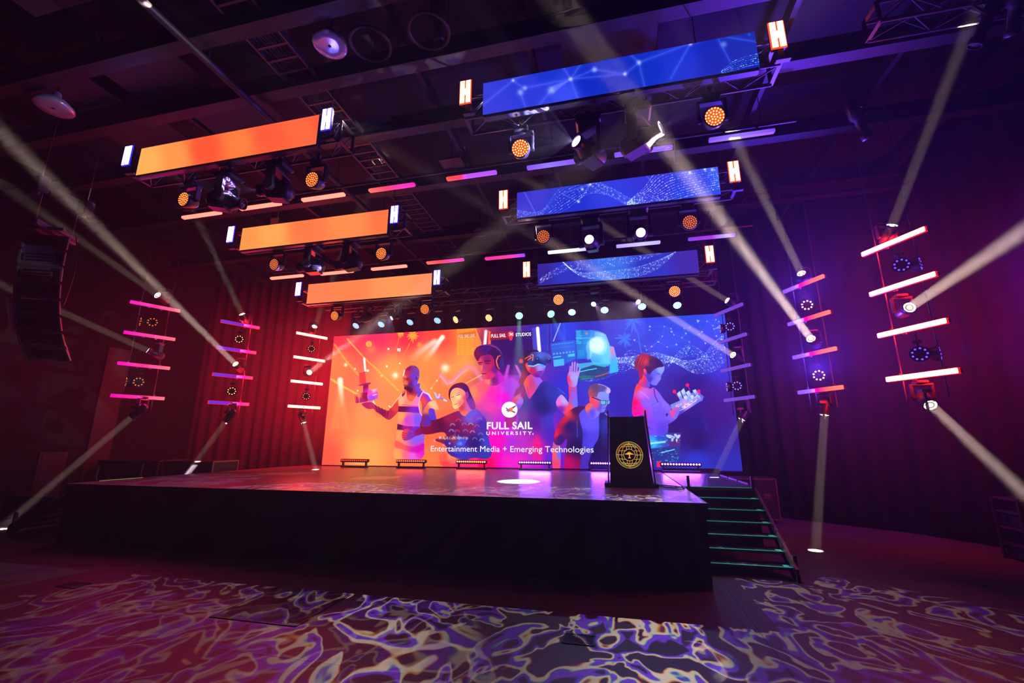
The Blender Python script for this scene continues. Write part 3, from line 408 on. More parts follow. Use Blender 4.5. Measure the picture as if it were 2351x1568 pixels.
class MB:
    def __init__(s): s.v, s.f, s.m, s.sm = [], [], [], []
    def add(s, v, f, m=0, sm=False, M=None):
        n = len(s.v)
        s.v += [tuple(M @ Vector(p)) for p in v] if M is not None else [tuple(p) for p in v]
        s.f += [tuple(i+n for i in q) for q in f]; s.m += [m]*len(f); s.sm += [sm]*len(f); return s
    def box(s, c, d, m=0, M=None, bev=0):
        x, y, z = c; a, b, e = d[0]/2, d[1]/2, d[2]/2
        if not bev:
            return s.add([(x+i*a, y+j*b, z+k*e) for i in (-1, 1) for j in (-1, 1) for k in (-1, 1)], [(0, 1, 3, 2), (4, 6, 7, 5), (0, 4, 5, 1), (2, 3, 7, 6), (0, 2, 6, 4), (1, 5, 7, 3)], m, False, M)
        P = []
        for k, t in ((-e, bev), (-e+bev, 0), (e-bev, 0), (e, bev)):
            A, B = a-t, b-t; q = bev*.7
            P += [(x-A+q, y-B, z+k), (x+A-q, y-B, z+k), (x+A, y-B+q, z+k), (x+A, y+B-q, z+k), (x+A-q, y+B, z+k), (x-A+q, y+B, z+k), (x-A, y+B-q, z+k), (x-A, y-B+q, z+k)]
        F = [tuple(reversed(range(8))), tuple(range(24, 32))]
        for r in range(3):
            for i in range(8): j = (i+1) % 8; F.append((r*8+i, r*8+j, r*8+8+j, r*8+8+i))
        return s.add(P, F, m, False, M)
    def cyl(s, p, q, r, n=10, m=0, r2=None, cap=True, M=None):
        p, q = Vector(p), Vector(q); d = (q-p).normalized(); a = d.orthogonal().normalized(); b = d.cross(a); r2 = r if r2 is None else r2; V = []
        for c, R in ((p, r), (q, r2)):
            for i in range(n): t = 2*math.pi*i/n; V.append(c+a*R*math.cos(t)+b*R*math.sin(t))
        s.add(V, [(i, (i+1) % n, n+(i+1) % n, n+i) for i in range(n)], m, True, M)
        if cap: s.add(V, [tuple(reversed(range(n))), tuple(range(n, 2*n))], m, False, M)
        return s
    def lathe(s, prof, n=20, m=0, M=None):
        """profile of (radius, z) turned about z"""
        V = [(r*math.cos(2*math.pi*i/n), r*math.sin(2*math.pi*i/n), z) for r, z in prof for i in range(n)]
        return s.add(V, [(k*n+i, k*n+(i+1) % n, (k+1)*n+(i+1) % n, (k+1)*n+i) for k in range(len(prof)-1) for i in range(n)], m, True, M)
    def disc(s, c, r, n=8, m=0, M=None, up=(0, 0, 1)):
        d = Vector(up).normalized(); a = d.orthogonal().normalized(); b = d.cross(a); c = Vector(c)
        return s.add([c+a*r*math.cos(2*math.pi*i/n)+b*r*math.sin(2*math.pi*i/n) for i in range(n)], [tuple(range(n))], m, False, M)
    def tube(s, P, r, n=6, m=0):
        for a, b in zip(P, P[1:]): s.cyl(a, b, r, n, m)
        return s
    def build(s, name, mats, parent=None, loc=None, label=None):
        me = bpy.data.meshes.new(name); me.from_pydata(s.v, [], s.f)
        for q in (mats if isinstance(mats, (list, tuple)) else [mats]): me.materials.append(q)
        me.polygons.foreach_set('material_index', s.m); me.polygons.foreach_set('use_smooth', s.sm); me.update()
        o = bpy.data.objects.new(name, me); COL.objects.link(o); o.parent = parent
        if loc is not None: o.location = loc
        if label: o['label'] = label
        return o
def tag(o, label, cat, group=None, kind=None):
    o['label'] = label; o['category'] = cat
    if group: o['group'] = group
    if kind: o['kind'] = kind
    return o
def thing(name, label, cat, loc=(0, 0, 0), rz=0, group=None):
    o = bpy.data.objects.new(name, None); COL.objects.link(o); o.location = loc; o.rotation_euler = (0, 0, rz); o.empty_display_size = .1
    return tag(o, label, cat, group)
def struct(o, label=None):
    o['kind'] = 'structure'
    if label: o['label'] = label
    return o
def copy_tree(o, parent=None):
    c = o.copy(); COL.objects.link(c); c.parent = parent
    for ch in list(o.children):
        if ch.type == 'MESH' or ch.type == 'EMPTY': copy_tree(ch, c)
    return c
def lamp(kind, name, energy, col, loc, d, parent=None, **k):
    l = bpy.data.lights.new(name, kind); l.energy = energy; l.color = col
    for a, b in k.items(): setattr(l, a, b)
    o = bpy.data.objects.new(name, l); COL.objects.link(o); o.location = loc; o.rotation_euler = Vector(d).to_track_quat('-Z', 'Y').to_euler()
    return o

# ---- camera and world
cam = bpy.data.cameras.new('camera'); co = bpy.data.objects.new('camera', cam); COL.objects.link(co)
cam.sensor_width = 36; cam.lens = FPX/2351*36; co.location = (0, 0, EYE); cam.clip_end = 200
co.rotation_euler = Matrix(((AR[0], AU[0], -AF[0]), (AR[1], AU[1], -AF[1]), (AR[2], AU[2], -AF[2]))).to_euler(); sc.camera = co
w = bpy.data.worlds.new('hall_air'); sc.world = w; w.use_nodes = True; nt = w.node_tree
nt.nodes['Background'].inputs[0].default_value = (0, 0, 0, 1); nt.nodes['Background'].inputs[1].default_value = 0
vs = nt.nodes.new('ShaderNodeVolumeScatter'); vs.inputs['Density'].default_value = HAZE; vs.inputs['Anisotropy'].default_value = .35
nt.links.new(vs.outputs[0], nt.nodes['World Output'].inputs['Volume'])
sc.view_settings.view_transform = 'Standard'; sc.view_settings.look = 'None'; sc.view_settings.gamma = 1; sc.view_settings.exposure = 0; sc.view_settings.use_curve_mapping = False
cy = sc.cycles; cy.use_denoising = True; cy.max_bounces = 4; cy.diffuse_bounces = 2; cy.glossy_bounces = 3; cy.volume_bounces = 0; cy.transparent_max_bounces = 8
cy.use_adaptive_sampling = True; cy.adaptive_threshold = .045; cy.adaptive_min_samples = 16; cy.sample_clamp_indirect = 4; cy.caustics_reflective = False; cy.caustics_refractive = False; cy.use_light_tree = True

# ---- the hall
def slab(name, c, d, m, label=None): return struct(MB().box(c, d).build(name, m), label)
fl = mat('concrete_floor', (.17, .155, .16), .5); nt = fl.node_tree; b = nt.nodes['Principled BSDF']
tc = nt.nodes.new('ShaderNodeTexCoord'); n1 = nt.nodes.new('ShaderNodeTexNoise'); n1.inputs['Scale'].default_value = 140; n1.inputs['Detail'].default_value = 3
n2 = nt.nodes.new('ShaderNodeTexNoise'); n2.inputs['Scale'].default_value = 1.3; n2.inputs['Detail'].default_value = 6
mx = nt.nodes.new('ShaderNodeMix'); mx.data_type = 'RGBA'; mx.inputs[0].default_value = .4
cr = nt.nodes.new('ShaderNodeValToRGB'); cr.color_ramp.elements[0].position = .36; cr.color_ramp.elements[0].color = (.03, .028, .03, 1); cr.color_ramp.elements[1].position = .6; cr.color_ramp.elements[1].color = (.16, .15, .15, 1)
c2 = nt.nodes.new('ShaderNodeValToRGB'); c2.color_ramp.elements[0].position = .3; c2.color_ramp.elements[0].color = (.06, .055, .06, 1); c2.color_ramp.elements[1].position = .7; c2.color_ramp.elements[1].color = (.13, .12, .12, 1)
nt.links.new(tc.outputs['Object'], n1.inputs['Vector']); nt.links.new(tc.outputs['Object'], n2.inputs['Vector']); nt.links.new(n1.outputs['Fac'], cr.inputs[0]); nt.links.new(n2.outputs['Fac'], c2.inputs[0])
nt.links.new(cr.outputs[0], mx.inputs[6]); nt.links.new(c2.outputs[0], mx.inputs[7])
# saw-cut joints in the concrete: two across, three along
sep = nt.nodes.new('ShaderNodeSeparateXYZ'); nt.links.new(tc.outputs['Object'], sep.inputs[0]); last = mx.outputs[2]
for ax, pos in ((0, 1.315), (0, -3.64), (0, -8.6), (0, 6.3), (1, 3.77), (1, 7.68)):
    s_ = nt.nodes.new('ShaderNodeMath'); s_.operation = 'SUBTRACT'; s_.inputs[1].default_value = pos; nt.links.new(sep.outputs[ax], s_.inputs[0])
    a_ = nt.nodes.new('ShaderNodeMath'); a_.operation = 'ABSOLUTE'; nt.links.new(s_.outputs[0], a_.inputs[0])
    g_ = nt.nodes.new('ShaderNodeMath'); g_.operation = 'LESS_THAN'; g_.inputs[1].default_value = .006; nt.links.new(a_.outputs[0], g_.inputs[0])
    m_ = nt.nodes.new('ShaderNodeMix'); m_.data_type = 'RGBA'; m_.inputs[7].default_value = (.012, .011, .012, 1); nt.links.new(g_.outputs[0], m_.inputs[0]); nt.links.new(last, m_.inputs[6]); last = m_.outputs[2]
nt.links.new(last, b.inputs['Base Color'])
slab('floor', (-4, 6, -.1), (24, 18, .2), fl, 'speckled concrete floor with saw-cut joints')
ceil = mat('ceiling_deck', (.008, .007, .008), .8, bump=(8, .4))
slab('ceiling', (-4, 6, 8.5), (24, 18, .2), ceil)
slab('wall_left', (-15.1, 6, 4.2), (.2, 18, 8.4), CONC); slab('wall_front', (-4, -2.9, 4.2), (24, .2, 8.4), CLOTH)
def drape(name, P, z0, z1, amp=.06, pitch=.35, m=CLOTH, label=None):
    """a heavy pleated curtain along a floor line"""
    V = []; s = 0
    for a, b in zip(P, P[1:]):
        a, b = Vector((*a, 0)), Vector((*b, 0)); L = (b-a).length; n = max(2, int(L/pitch*6)); nn = Vector((-(b-a).y, (b-a).x, 0)).normalized()
        for i in range(n): q = a+(b-a)*i/n+nn*amp*math.sin((s+L*i/n)*2*math.pi/pitch+.4*math.sin(s+3*i/n)); V.append((q.x, q.y))
        s += L
    k = len(V); vs_ = [(x, y, z) for z in (z0, z1) for x, y in V]
    o = MB().add(vs_, [(i, i+1, k+i+1, k+i) for i in range(k-1)], 0, True).build(name, m)
    md = o.modifiers.new('thick', 'SOLIDIFY'); md.thickness = .012; return o
struct(drape('wall_back_left', [(-15, 12.9), (-13, 13.5), (-9.3, 13.7)], 0, 8.4, .035, .4, m=mat('lightened_curtain', (.13, .09, .1), .8, bump=(25, .4), spec=.2)), 'dull pleated curtain behind the left ladders')  # cloth made lighter here to bring up the red light on it
struct(drape('wall_back', [(-9.4, 13.75), (3.3, 13.75), (4.2, 12.6), (5.95, 11.35), (6.75, 10.2), (7.6, 8.2), (7.8, 4), (7.8, -2.8)], 0, 8.4, .03, .42, m=mat('stage_drape', (.035, .03, .034), .85, bump=(25, .4), spec=.2)), 'black pleated drape closing the stage and the right side')
slab('wall_right', (7.98, 6, 4.2), (.1, 18, 8.4), CONC)
# pale panel and door on the left wall, pale pilaster far right
struct(MB().box((-14.96, 10.05, 2.6), (.1, .62, 4.15), 0, None, .01).build('trim_1', PALE), 'tall pale pilaster on the left wall')
struct(MB().box((-14.97, 9.0, .92), (.06, .62, 1.3)).box((-14.94, 9.0, .92), (.02, .5, 1.18)).build('door_1', PALE), 'small pale service door low in the left wall')
struct(MB().box((7.55, 10.2, 2.4), (.1, .9, 4.6), 0, None, .01).build('trim_2', PALE), 'tall pale pilaster at the far right')
# ceiling steel: I-beams across, purlins along
for y, x0, x1 in ((2.35, -14, 7), (3.9, -14, 7), (4.97, -14, 7), (6.25, -14, 7), (8.0, -14, 7), (10.4, -14, 7)):
    z = 7.42; struct(MB().box(((x0+x1)/2, y, z), (x1-x0, .2, .02)).box(((x0+x1)/2, y, z+.3), (x1-x0, .2, .02)).box(((x0+x1)/2, y, z+.15), (x1-x0, .014, .3)).build('beam_1', mat('beam_paint', (.016, .013, .016), .55, bump=(20, .2)) if y == 2.35 else bpy.data.materials['beam_paint']), 'dark steel beam spanning the hall under the ceiling')
BOARD = mat('acoustic_board', (.03, .025, .028), .7, bump=(30, .2)); BEAMP = bpy.data.materials['beam_paint']
for x in (-13, -11.2, -9.4, -7.6, -2.9, -1.0, .9, 2.8, 4.7, 6.4): struct(MB().box((x, 5.5, 7.95), (.08, 16, .22)).build('trim_3', BEAMP), 'thin purlin under the ceiling deck')
for k, (x, y, a, b_) in enumerate(((-8.9, 4.4, 1.4, .9), (-7.1, 4.45, 1.5, .8), (-6.9, 2.95, 1.6, .6), (-8.7, 5.6, 1.5, .8), (-6.5, 5.6, 1.6, .9), (-2.1, 3.1, 1.6, .9), (.2, 5.5, 1.4, .8))):
    struct(MB().box((x, y, 7.72), (a, b_, .03), 0, None, .008).build('trim_4', BOARD), 'pale acoustic board laid above the steel')
t = thing('pipe', 'long dark sprinkler pipe running towards the stage under the ceiling', 'pipe', (-5.56, 5.6, 7.3)); MB().cyl((0, -6, 0), (0, 7, 0), .055, 12).build('pipe_run', BEAMP, t)
for y in (-4, -1.5, 1, 3.5): MB().cyl((0, y, .05), (0, y, 1.1), .01, 6).build('hanger', METAL, t)
t = thing('cable_tray', 'ladder-type cable tray full of cables under the ceiling', 'cable tray', (-4.64, 5.5, 7.58))
for s in (-1, 1): MB().box((s*.27, 0, 0), (.03, 13, .1)).build('side_rail', METAL, t)
mb = MB()
for i in range(58): mb.box((0, -6.4+i*.225, -.03), (.52, .035, .025))
mb.build('rungs', METAL, t)
mb = MB()
for i in range(9):
    x = -.2+.05*i; mb.tube([(x+.02*math.sin(j+i), -6.4+j*.8, .02+.03*abs(math.sin(i*j))) for j in range(17)], .013, 5)
mb.build('cables', BLACK, t)
for y in (-4, 0, 4): MB().cyl((-.27, y, .05), (-.27, y, .85), .008, 5).cyl((.27, y, .05), (.27, y, .85), .008, 5).build('hanger', METAL, t)
# round ceiling lamps, hoops
DISH = mat('lamp_dish', (.42, .38, .48), .16, .35, bump=(6, .06))
for i, (p, z, r, l) in enumerate((((757, 106), 7.3, .235, 'round pendant dish with a bright blue reflection, top centre left'), ((123, 249), 7.3, .26, 'round violet pendant dish at the far left under the ceiling'), ((1101, 537), 7.5, .2, 'small round pendant dish between the left and right screens'))):
    q = onZ(*p, z); t = thing('pendant_lamp', l, 'lamp', q, 0, 'round pendant lamps')
    MB().lathe([(.01, 0), (r*.5, .004), (r*.93, .0), (r, .015), (r, .05), (r*.6, .16), (.07, .2), (.05, .3)], 40).build('dish', DISH, t); MB().cyl((0, 0, .28), (0, 0, 8.4-z), .02, 8).build('stem', BLACK, t); MB().lathe([(.001, -.006), (.02, -.006), (.024, .002)], 12).build('boss', BLACK, t)
for i, (p, l) in enumerate((((851, 102), 'empty dark hoop beside the blue-lit pendant dish'), ((985, 72), 'empty dark hoop below the clamp light near the top edge'), ((1735, 458), 'dark hoop under the ceiling right of the middle blue screen'))):
    q = onZ(*p, 7.25); t = tag(MB().build('hoop', BEAMP), l, 'hoop', 'round hoops under the ceiling')
    bm = MB(); N = 32; R = .27
    P = [(R*math.cos(2*math.pi*k/N), R*math.sin(2*math.pi*k/N), 0) for k in range(N+1)]; bm.tube(P, .022, 6)
    for k in (0, 11, 22): bm.cyl(P[k], (P[k][0], P[k][1], 1.15), .004, 4)
    me = bpy.data.meshes.new('hoop'); me.from_pydata(bm.v, [], bm.f); me.materials.append(BEAMP); t.data = me; t.location = q

# ---- stage
deck = mat('stage_deck', (.075, .07, .075), .3); nt = deck.node_tree; b = nt.nodes['Principled BSDF']; tc = nt.nodes.new('ShaderNodeTexCoord')
br = nt.nodes.new('ShaderNodeTexBrick'); br.offset = 0; br.inputs['Scale'].default_value = 1; br.inputs['Brick Width'].default_value = 1.22; br.inputs['Row Height'].default_value = 2.44; br.inputs['Mortar Size'].default_value = .006; br.inputs['Mortar Smooth'].default_value = 0
br.inputs['Color1'].default_value = (.25, .235, .25, 1); br.inputs['Color2'].default_value = (.22, .205, .22, 1); br.inputs['Mortar'].default_value = (.004, .004, .004, 1)
mp = nt.nodes.new('ShaderNodeMapping'); mp.inputs['Location'].default_value = (.235, 1.2, 0); nt.links.new(tc.outputs['Object'], mp.inputs[0]); nt.links.new(mp.outputs[0], br.inputs['Vector']); nt.links.new(br.outputs[0], b.inputs['Base Color'])
ns = nt.nodes.new('ShaderNodeTexNoise'); ns.inputs['Scale'].default_value = 5; ns.inputs['Detail'].default_value = 6; mr = nt.nodes.new('ShaderNodeMapRange'); mr.inputs['To Min'].default_value = .2; mr.inputs['To Max'].default_value = .42
nt.links.new(tc.outputs['Object'], ns.inputs['Vector']); nt.links.new(ns.outputs['Fac'], mr.inputs['Value']); nt.links.new(mr.outputs[0], b.inputs['Roughness'])
SX0, SX1, SY0, SY1 = -10.3, 1.14, 6.49, 13.3
t = thing('stage', 'wide black stage with smooth panelled deck and black skirt', 'stage', (0, 0, 0))
MB().box(((SX0+SX1)/2, (SY0+SY1)/2, H-.03), (SX1-SX0, SY1-SY0, .06), 0).build('deck', deck, t)
MB().box(((SX0+SX1)/2, (SY0+SY1)/2+.02, (H-.062)/2), (SX1-SX0-.03, SY1-SY0-.03, H-.062)).build('skirt', CLOTH, t)
MB().box(((SX0+SX1)/2, SY0-.006, H-.035), (SX1-SX0+.02, .012, .07)).box((SX1+.006, (SY0+8.6)/2, H-.035), (.012, 8.6-SY0, .07)).build('edge_trim', BLACK, t)
plate = mat('tread_plate', (.07, .07, .075), .35, .4, bump=(150, .6))
t = thing('side_platform', 'low dark landing with ribbed deck right of the stage', 'platform')
MB().box((1.79, 10.79, H-.03), (1.25, 4.08, .06)).build('deck', plate, t); MB().box((1.79, 10.79, .5), (1.21, 4.0, 1.0)).build('skirt', CLOTH, t)
for y in (9.7, 10.5, 11.3): MB().box((2.42, y, H), (.04, .7, .05)).build('side_rail', STEEL, t)
MB().box((1.93, 12.88, H+.04), (1.42, .1, .1)).build('rear_kerb', BLACK, t)
# right steps
t = thing('stage_steps', 'black open steps with green tape at the right end of the stage', 'steps', (0, 0, 0)); Y0, DY = 7.29, .237
for k in range(1, 7):
    y = Y0+DY*(k-1); z = H*k/7
    p = MB().box((1.75, y+.14, z-.02), (1.14, .27, .04)).build('tread', BLACK, t)
    MB().box((1.75, y+.001, z+.002), (1.12, .016, .006)).box((2.26, y+.06, z+.002), (.07, .1, .005)).build('nosing_tape', TAPE, p)
for x in (1.17, 2.33):
    MB().add([(x+dx, y, z) for dx in (-.02, .02) for y, z in ((7.12, 0), (7.3, 0), (8.72, H-.16), (8.72, H+.0), (8.62, H+.0), (7.16, .16))], [(0, 1, 2, 3, 4, 5), (11, 10, 9, 8, 7, 6)]+[(i, (i+1) % 6+0, (i+1) % 6+6, i+6) for i in range(6)]).build('stringer', METAL, t)
MB().box((1.75, 8.71, H+.003), (1.14, .014, .006)).build('nosing_tape', TAPE, t)
for x, y, z in ((1.25, 8.72, H), (2.31, 8.72, H), (2.36, 7.3, .12)): MB().box((x, y, z+.09), (.045, .045, .2)).build('post_socket', BLACK, t)
# left steps
t = thing('stage_steps', 'black open steps with pale tape at the left end of the stage', 'steps')
for k in range(1, 7):
    x = -12.25+.29*(k-1); z = H*k/7
    p = MB().box((x+.15, 7.47, z-.02), (.3, .92, .04)).build('tread', BLACK, t); MB().box((x+.01, 7.03, z+.002), (.02, .1, .006)).box((x+.01, 7.9, z+.002), (.02, .1, .006)).build('nosing_tape', TAPEY, p)
for y in (7.0, 7.94): MB().add([(x, y+dy, z) for dy in (-.02, .02) for x, z in ((-12.45, 0), (-12.25, 0), (-10.35, H-.16), (-10.35, H-.02), (-10.5, H-.02), (-12.4, .16))], [(5, 4, 3, 2, 1, 0), (6, 7, 8, 9, 10, 11)]+[(i+6, (i+1) % 6+6, (i+1) % 6, i) for i in range(6)]).build('stringer', BLACK, t)
MB().box((-12.3, 7.0, .25), (.05, .05, .3)).build('post_socket', BLACK, t)
for y in (7.03, 7.9):
    q = MB().tube([(-10.33, y, H), (-10.38, y, H+.06), (-10.36, y, H+.3)], .02, 8).build('rail_stub', METAL, t)
MB().box((-10.28, 7.47, H+.004), (.02, .84, .006)).build('nosing_tape', TAPEY, t)

# ---- LED wall
def screen_mat(name, img, es):
    m = bpy.data.materials.new(name); m.use_nodes = True; nt = m.node_tree; b = nt.nodes['Principled BSDF']; b.inputs['Base Color'].default_value = (.01, .01, .01, 1); b.inputs['Roughness'].default_value = .6
    t = nt.nodes.new('ShaderNodeTexImage'); t.image = img; t.extension = 'EXTEND'; nt.links.new(t.outputs[0], b.inputs['Emission Color']); b.inputs['Emission Strength'].default_value = es; return m
def screen(name, parent, x0, x1, z0, z1, y, m):
    o = MB().add([(x0, y, z0), (x1, y, z0), (x1, y, z1), (x0, y, z1)], [(0, 1, 2, 3)]).build(name, m, parent); uv = o.data.uv_layers.new(name='uv')
    for i, c in enumerate(((0, 0), (1, 0), (1, 1), (0, 1))): uv.data[i].uv = c
    return o
WX0, WX1, WZ0, WZ1, WY = -9.49, 3.24, H+.03, 5.46, 12.98
cv = Canvas(WY, WX0, WX1, WZ0, WZ1, 150); paint_wall(cv)
wall = thing('led_wall', 'giant video wall at the back of the stage, orange at left and blue at right', 'video wall', (0, 0, 0))
screen('picture', wall, WX0, WX1, WZ0, WZ1, WY, screen_mat('wall_picture', cv.image('wall_picture', bpy), 1.18))
MB().box(((WX0+WX1)/2, WY+.06, (WZ0+WZ1)/2), (WX1-WX0, .1, WZ1-WZ0)).build('cabinet', BLACK, wall); MB().box(((WX0+WX1)/2, WY+.1, H+.014), (WX1-WX0, .3, .024)).build('base_rail', BLACK, wall)
WHITE = mat('screen_white', (.01, .01, .01), .6, em=(.95, .95, 1), es=1.1, sample=False); PINKW = mat('screen_pink', (.01, .01, .01), .6, em=(1, .8, .75), es=.9, sample=False)
def text(body, x0, x1, yb, yt, m, name, off=0, space=1.0):
    """lettering lit on the video wall; px extents of the word and of its capitals"""
    a, b = onY(x0, (yb), WY-.004), onY(x1, yb, WY-.004); top = onY((x0+x1)/2, yt, WY-.004); bot = onY((x0+x1)/2, yb, WY-.004)
    cu = bpy.data.curves.new(name, 'FONT'); cu.body = body; cu.size = 1; cu.offset = off; cu.space_character = space; cu.resolution_u = 4
    o = bpy.data.objects.new(name, cu); COL.objects.link(o); bpy.context.view_layer.update()
    me = bpy.data.meshes.new_from_object(o.evaluated_get(bpy.context.evaluated_depsgraph_get())); COL.objects.unlink(o); bpy.data.objects.remove(o)
    v = np.empty(len(me.vertices)*3); me.vertices.foreach_get('co', v); v = v.reshape(-1, 3)
    cap = .69+2*off; base = -off; W = v[:, 0].max()-v[:, 0].min(); X0 = v[:, 0].min()
    out = np.stack([a[0]+(v[:, 0]-X0)/W*(b[0]-a[0]), np.full(len(v), WY-.004), bot[2]+(v[:, 1]-base)/cap*(top[2]-bot[2])], 1)
    me.vertices.foreach_set('co', out.ravel()); me.update(); me.materials.clear(); me.materials.append(m)
    q = bpy.data.objects.new(name, me); COL.objects.link(q); q.parent = wall; q['label'] = 'white lettering reading '+body; return q
text('FULL SAIL', 1117.5, 1222.5, 985.5, 968.5, WHITE, 'lettering', .028, 1.08)
text('UNIVERSITY', 1116.5, 1221, 998.5, 990.5, WHITE, 'lettering', .02, 1.55)
text('\u00ae', 1222, 1225.5, 998.5, 994.5, WHITE, 'lettering')
text('Entertainment Media + Emerging Technologies', 989, 1363, 1037.5, 1024, WHITE, 'lettering', 0)
text('FULL SAIL LIVE', 1052.5, 1089.5, 775, 767.5, PINKW, 'lettering', .012)
text('FULL SAIL', 1127.5, 1161.5, 774.5, 766.5, WHITE, 'lettering', .02); text('STUDIOS', 1184, 1219.5, 771.5, 763.8, WHITE, 'lettering', .02)

# ---- the six hanging ribbon screens, their trusses and the H-shaped end lamps
HB = mat('blue_strobe', (.02, .02, .02), .4, em=(.20, .17, 1), es=14, sample=False); HO = mat('amber_strobe', (.02, .02, .02), .4, em=(1, .27, .1), es=10, sample=False)
ROWS = {1: (4.78, 6.175, 6.685, 5.09, 6.3), 2: (6.93, 5.8, 6.31, 7.24, 5.96), 3: (9.1, 5.29, 5.81, 9.41, 5.4)}
DN = {1: 'nearest', 2: 'middle', 3: 'farthest'}
def truss(label, x0, x1, y, z, d=.32, h=.34, group=None):
    t = thing('truss', label, 'truss', ((x0+x1)/2, y, z), 0, group); L = (x1-x0)/2
    for sy in (-1, 1):
        for k in (0, 1): MB().cyl((-L, sy*d/2, k*h), (L, sy*d/2, k*h), .025, 10).build('chord', METAL, t)
    mb = MB(); n = max(3, int(2*L/.36)); s = 2*L/n
    for i in range(n):
        a, b = -L+i*s, -L+(i+1)*s; f = i % 2
        for sy in (-1, 1): mb.cyl((a, sy*d/2, f*h), (b, sy*d/2, (1-f)*h), .01, 6)
        for k in (0, 1): mb.cyl((a, (-1 if f else 1)*d/2, k*h), (b, (1 if f else -1)*d/2, k*h), .01, 6)
    mb.build('lacing', METAL, t)
    for sx in (-1, 1): MB().box((sx*L, 0, 0), (.05, d+.03, .012)).box((sx*L, 0, h), (.05, d+.03, .012)).box((sx*L, -d/2, h/2), (.05, .012, h)).box((sx*L, d/2, h/2), (.05, .012, h)).build('end_frame', METAL, t)
    return t
def hoist(x, y, z, label):
    t = thing('chain_hoist', label, 'hoist', (x, y, z), 0, 'motor chain hoists'); MB().box((0, 0, .15), (.22, .16, .3), 0, None, .02).build('motor', BLACK, t); MB().cyl((.0, 0, -.03), (0, 0, 0.02), .03, 8).build('hook', STEEL, t)
    MB().cyl((0, 0, .3), (0, 0, 8.4-z), .008, 5).build('chain', STEEL, t); MB().box((.02, .1, .03), (.1, .07, .14), 0, None, .02).build('chain_bag', CLOTH, t)
HALO_O = mat('halo_orange', (.02, .01, .01), .5, em=(1, .06, .01), es=1.2, sample=False); HALO_B = mat('halo_blue', (.01, .01, .02), .5, em=(.03, .02, 1), es=1.1, sample=False)  # emissive edges that stand in for the bloom halo round the strobes
for side in ('left', 'right'):
    for k in (1, 2, 3):
        y, z0, z1, ty, tz = ROWS[k]; x0, x1 = (-1.53, 1.88) if side == 'right' else (-7.56, -4.12)
        if side == 'left' and k == 3: z0, z1 = 5.3, 5.83
        d = Canvas(y, x0, x1, z0, z1, 300 if side == 'right' else 90)
        (paint_blue if side == 'right' else paint_orange)(d, k)
        colr = 'blue' if side == 'right' else 'orange'
        pat = {1: 'with soft glowing nodes', 2: 'with dotted waves', 3: 'with a hanging swag of dots'}[k] if side == 'right' else {1: 'shading from yellow to red', 2: 'with a pale yellow middle', 3: 'in plain even orange'}[k]
        t = thing('ribbon_screen', f'{DN[k]} long {colr} video ribbon {pat}, hung on the {side}', 'screen', (0, 0, 0), 0, colr+' ribbon screens')
        screen('picture', t, x0, x1, z0, z1, y, screen_mat(f'ribbon_{colr}_{k}', d.image(f'ribbon_{colr}_{k}', bpy), 1.08))
        MB().box(((x0+x1)/2, y+.05, (z0+z1)/2), (x1-x0, .09, z1-z0)).build('cabinet', BLACK, t)
        MB().box(((x0+x1)/2, y+.06, z0-.015), (x1-x0, .08, .028)).build('bottom_rail', METAL, t)
        truss(f'black box truss behind the {DN[k]} {colr} ribbon screen', x0-.3, x1+.28, ty, tz, group='box trusses')
        for e, (X, nm) in enumerate(((x0-.26 if side == 'right' else x0-.3, 'left'), (x1+.24 if side == 'right' else x1+.13, 'right'))):
            zc = z1-.12 if k > 1 else z1-.1; zc += (.02 if e == 0 else 0)
            q = thing('strobe_lamp', f'{"amber" if side == "right" else "blue-white"} H-shaped strobe at the {nm} end of the {DN[k]} {colr} ribbon', 'strobe light', (X, y, zc), 0, 'H-shaped strobes')
            MB().box((0, .04, 0), (.16, .05, .38), 0, None, .008).build('housing', BLACK, q)
            M_ = HO if side == 'right' else HB
            for s in (-1, 1): MB().box((s*.042, .004, 0), (.062, .02, .355)).build('light_bar', M_, q)
            MB().box((0, .006, .0), (.022, .02, .1)).build('bridge', M_, q); MB().box((0, .012, 0), (.172, .02, .385), 0, None, .004).build('halo_rim', HALO_O if side == 'right' else HALO_B, q)
            lamp('AREA', 'strobe_source', 2.5, (1, .2, .05) if side == 'right' else (.16, .12, 1), (X, y-.012, zc), (0, -1, 0), shape='RECTANGLE', size=.15, size_y=.35)
            MB().box((.02, .05, -.24), (.06, .04, .12)).box((.04, .07, -.31), (.16, .06, .025)).build('bracket', METAL, q)
for i, (x, y, z, w_) in enumerate(((-7.0, 5.13, 6.66, 'left end of the nearest orange ribbon'), (-4.2, 5.13, 6.66, 'right end of the nearest orange ribbon'), (-.9, 5.13, 6.66, 'left end of the nearest blue ribbon'), (1.3, 5.13, 6.66, 'right end of the nearest blue ribbon'),
                     (-7.0, 7.24, 6.33, 'left end of the middle orange ribbon'), (-4.2, 7.24, 6.33, 'right end of the middle orange ribbon'), (-.9, 7.24, 6.33, 'left end of the middle blue ribbon'), (1.3, 7.24, 6.33, 'right end of the middle blue ribbon'))):
    hoist(x, y, z, 'black chain hoist above the '+w_)

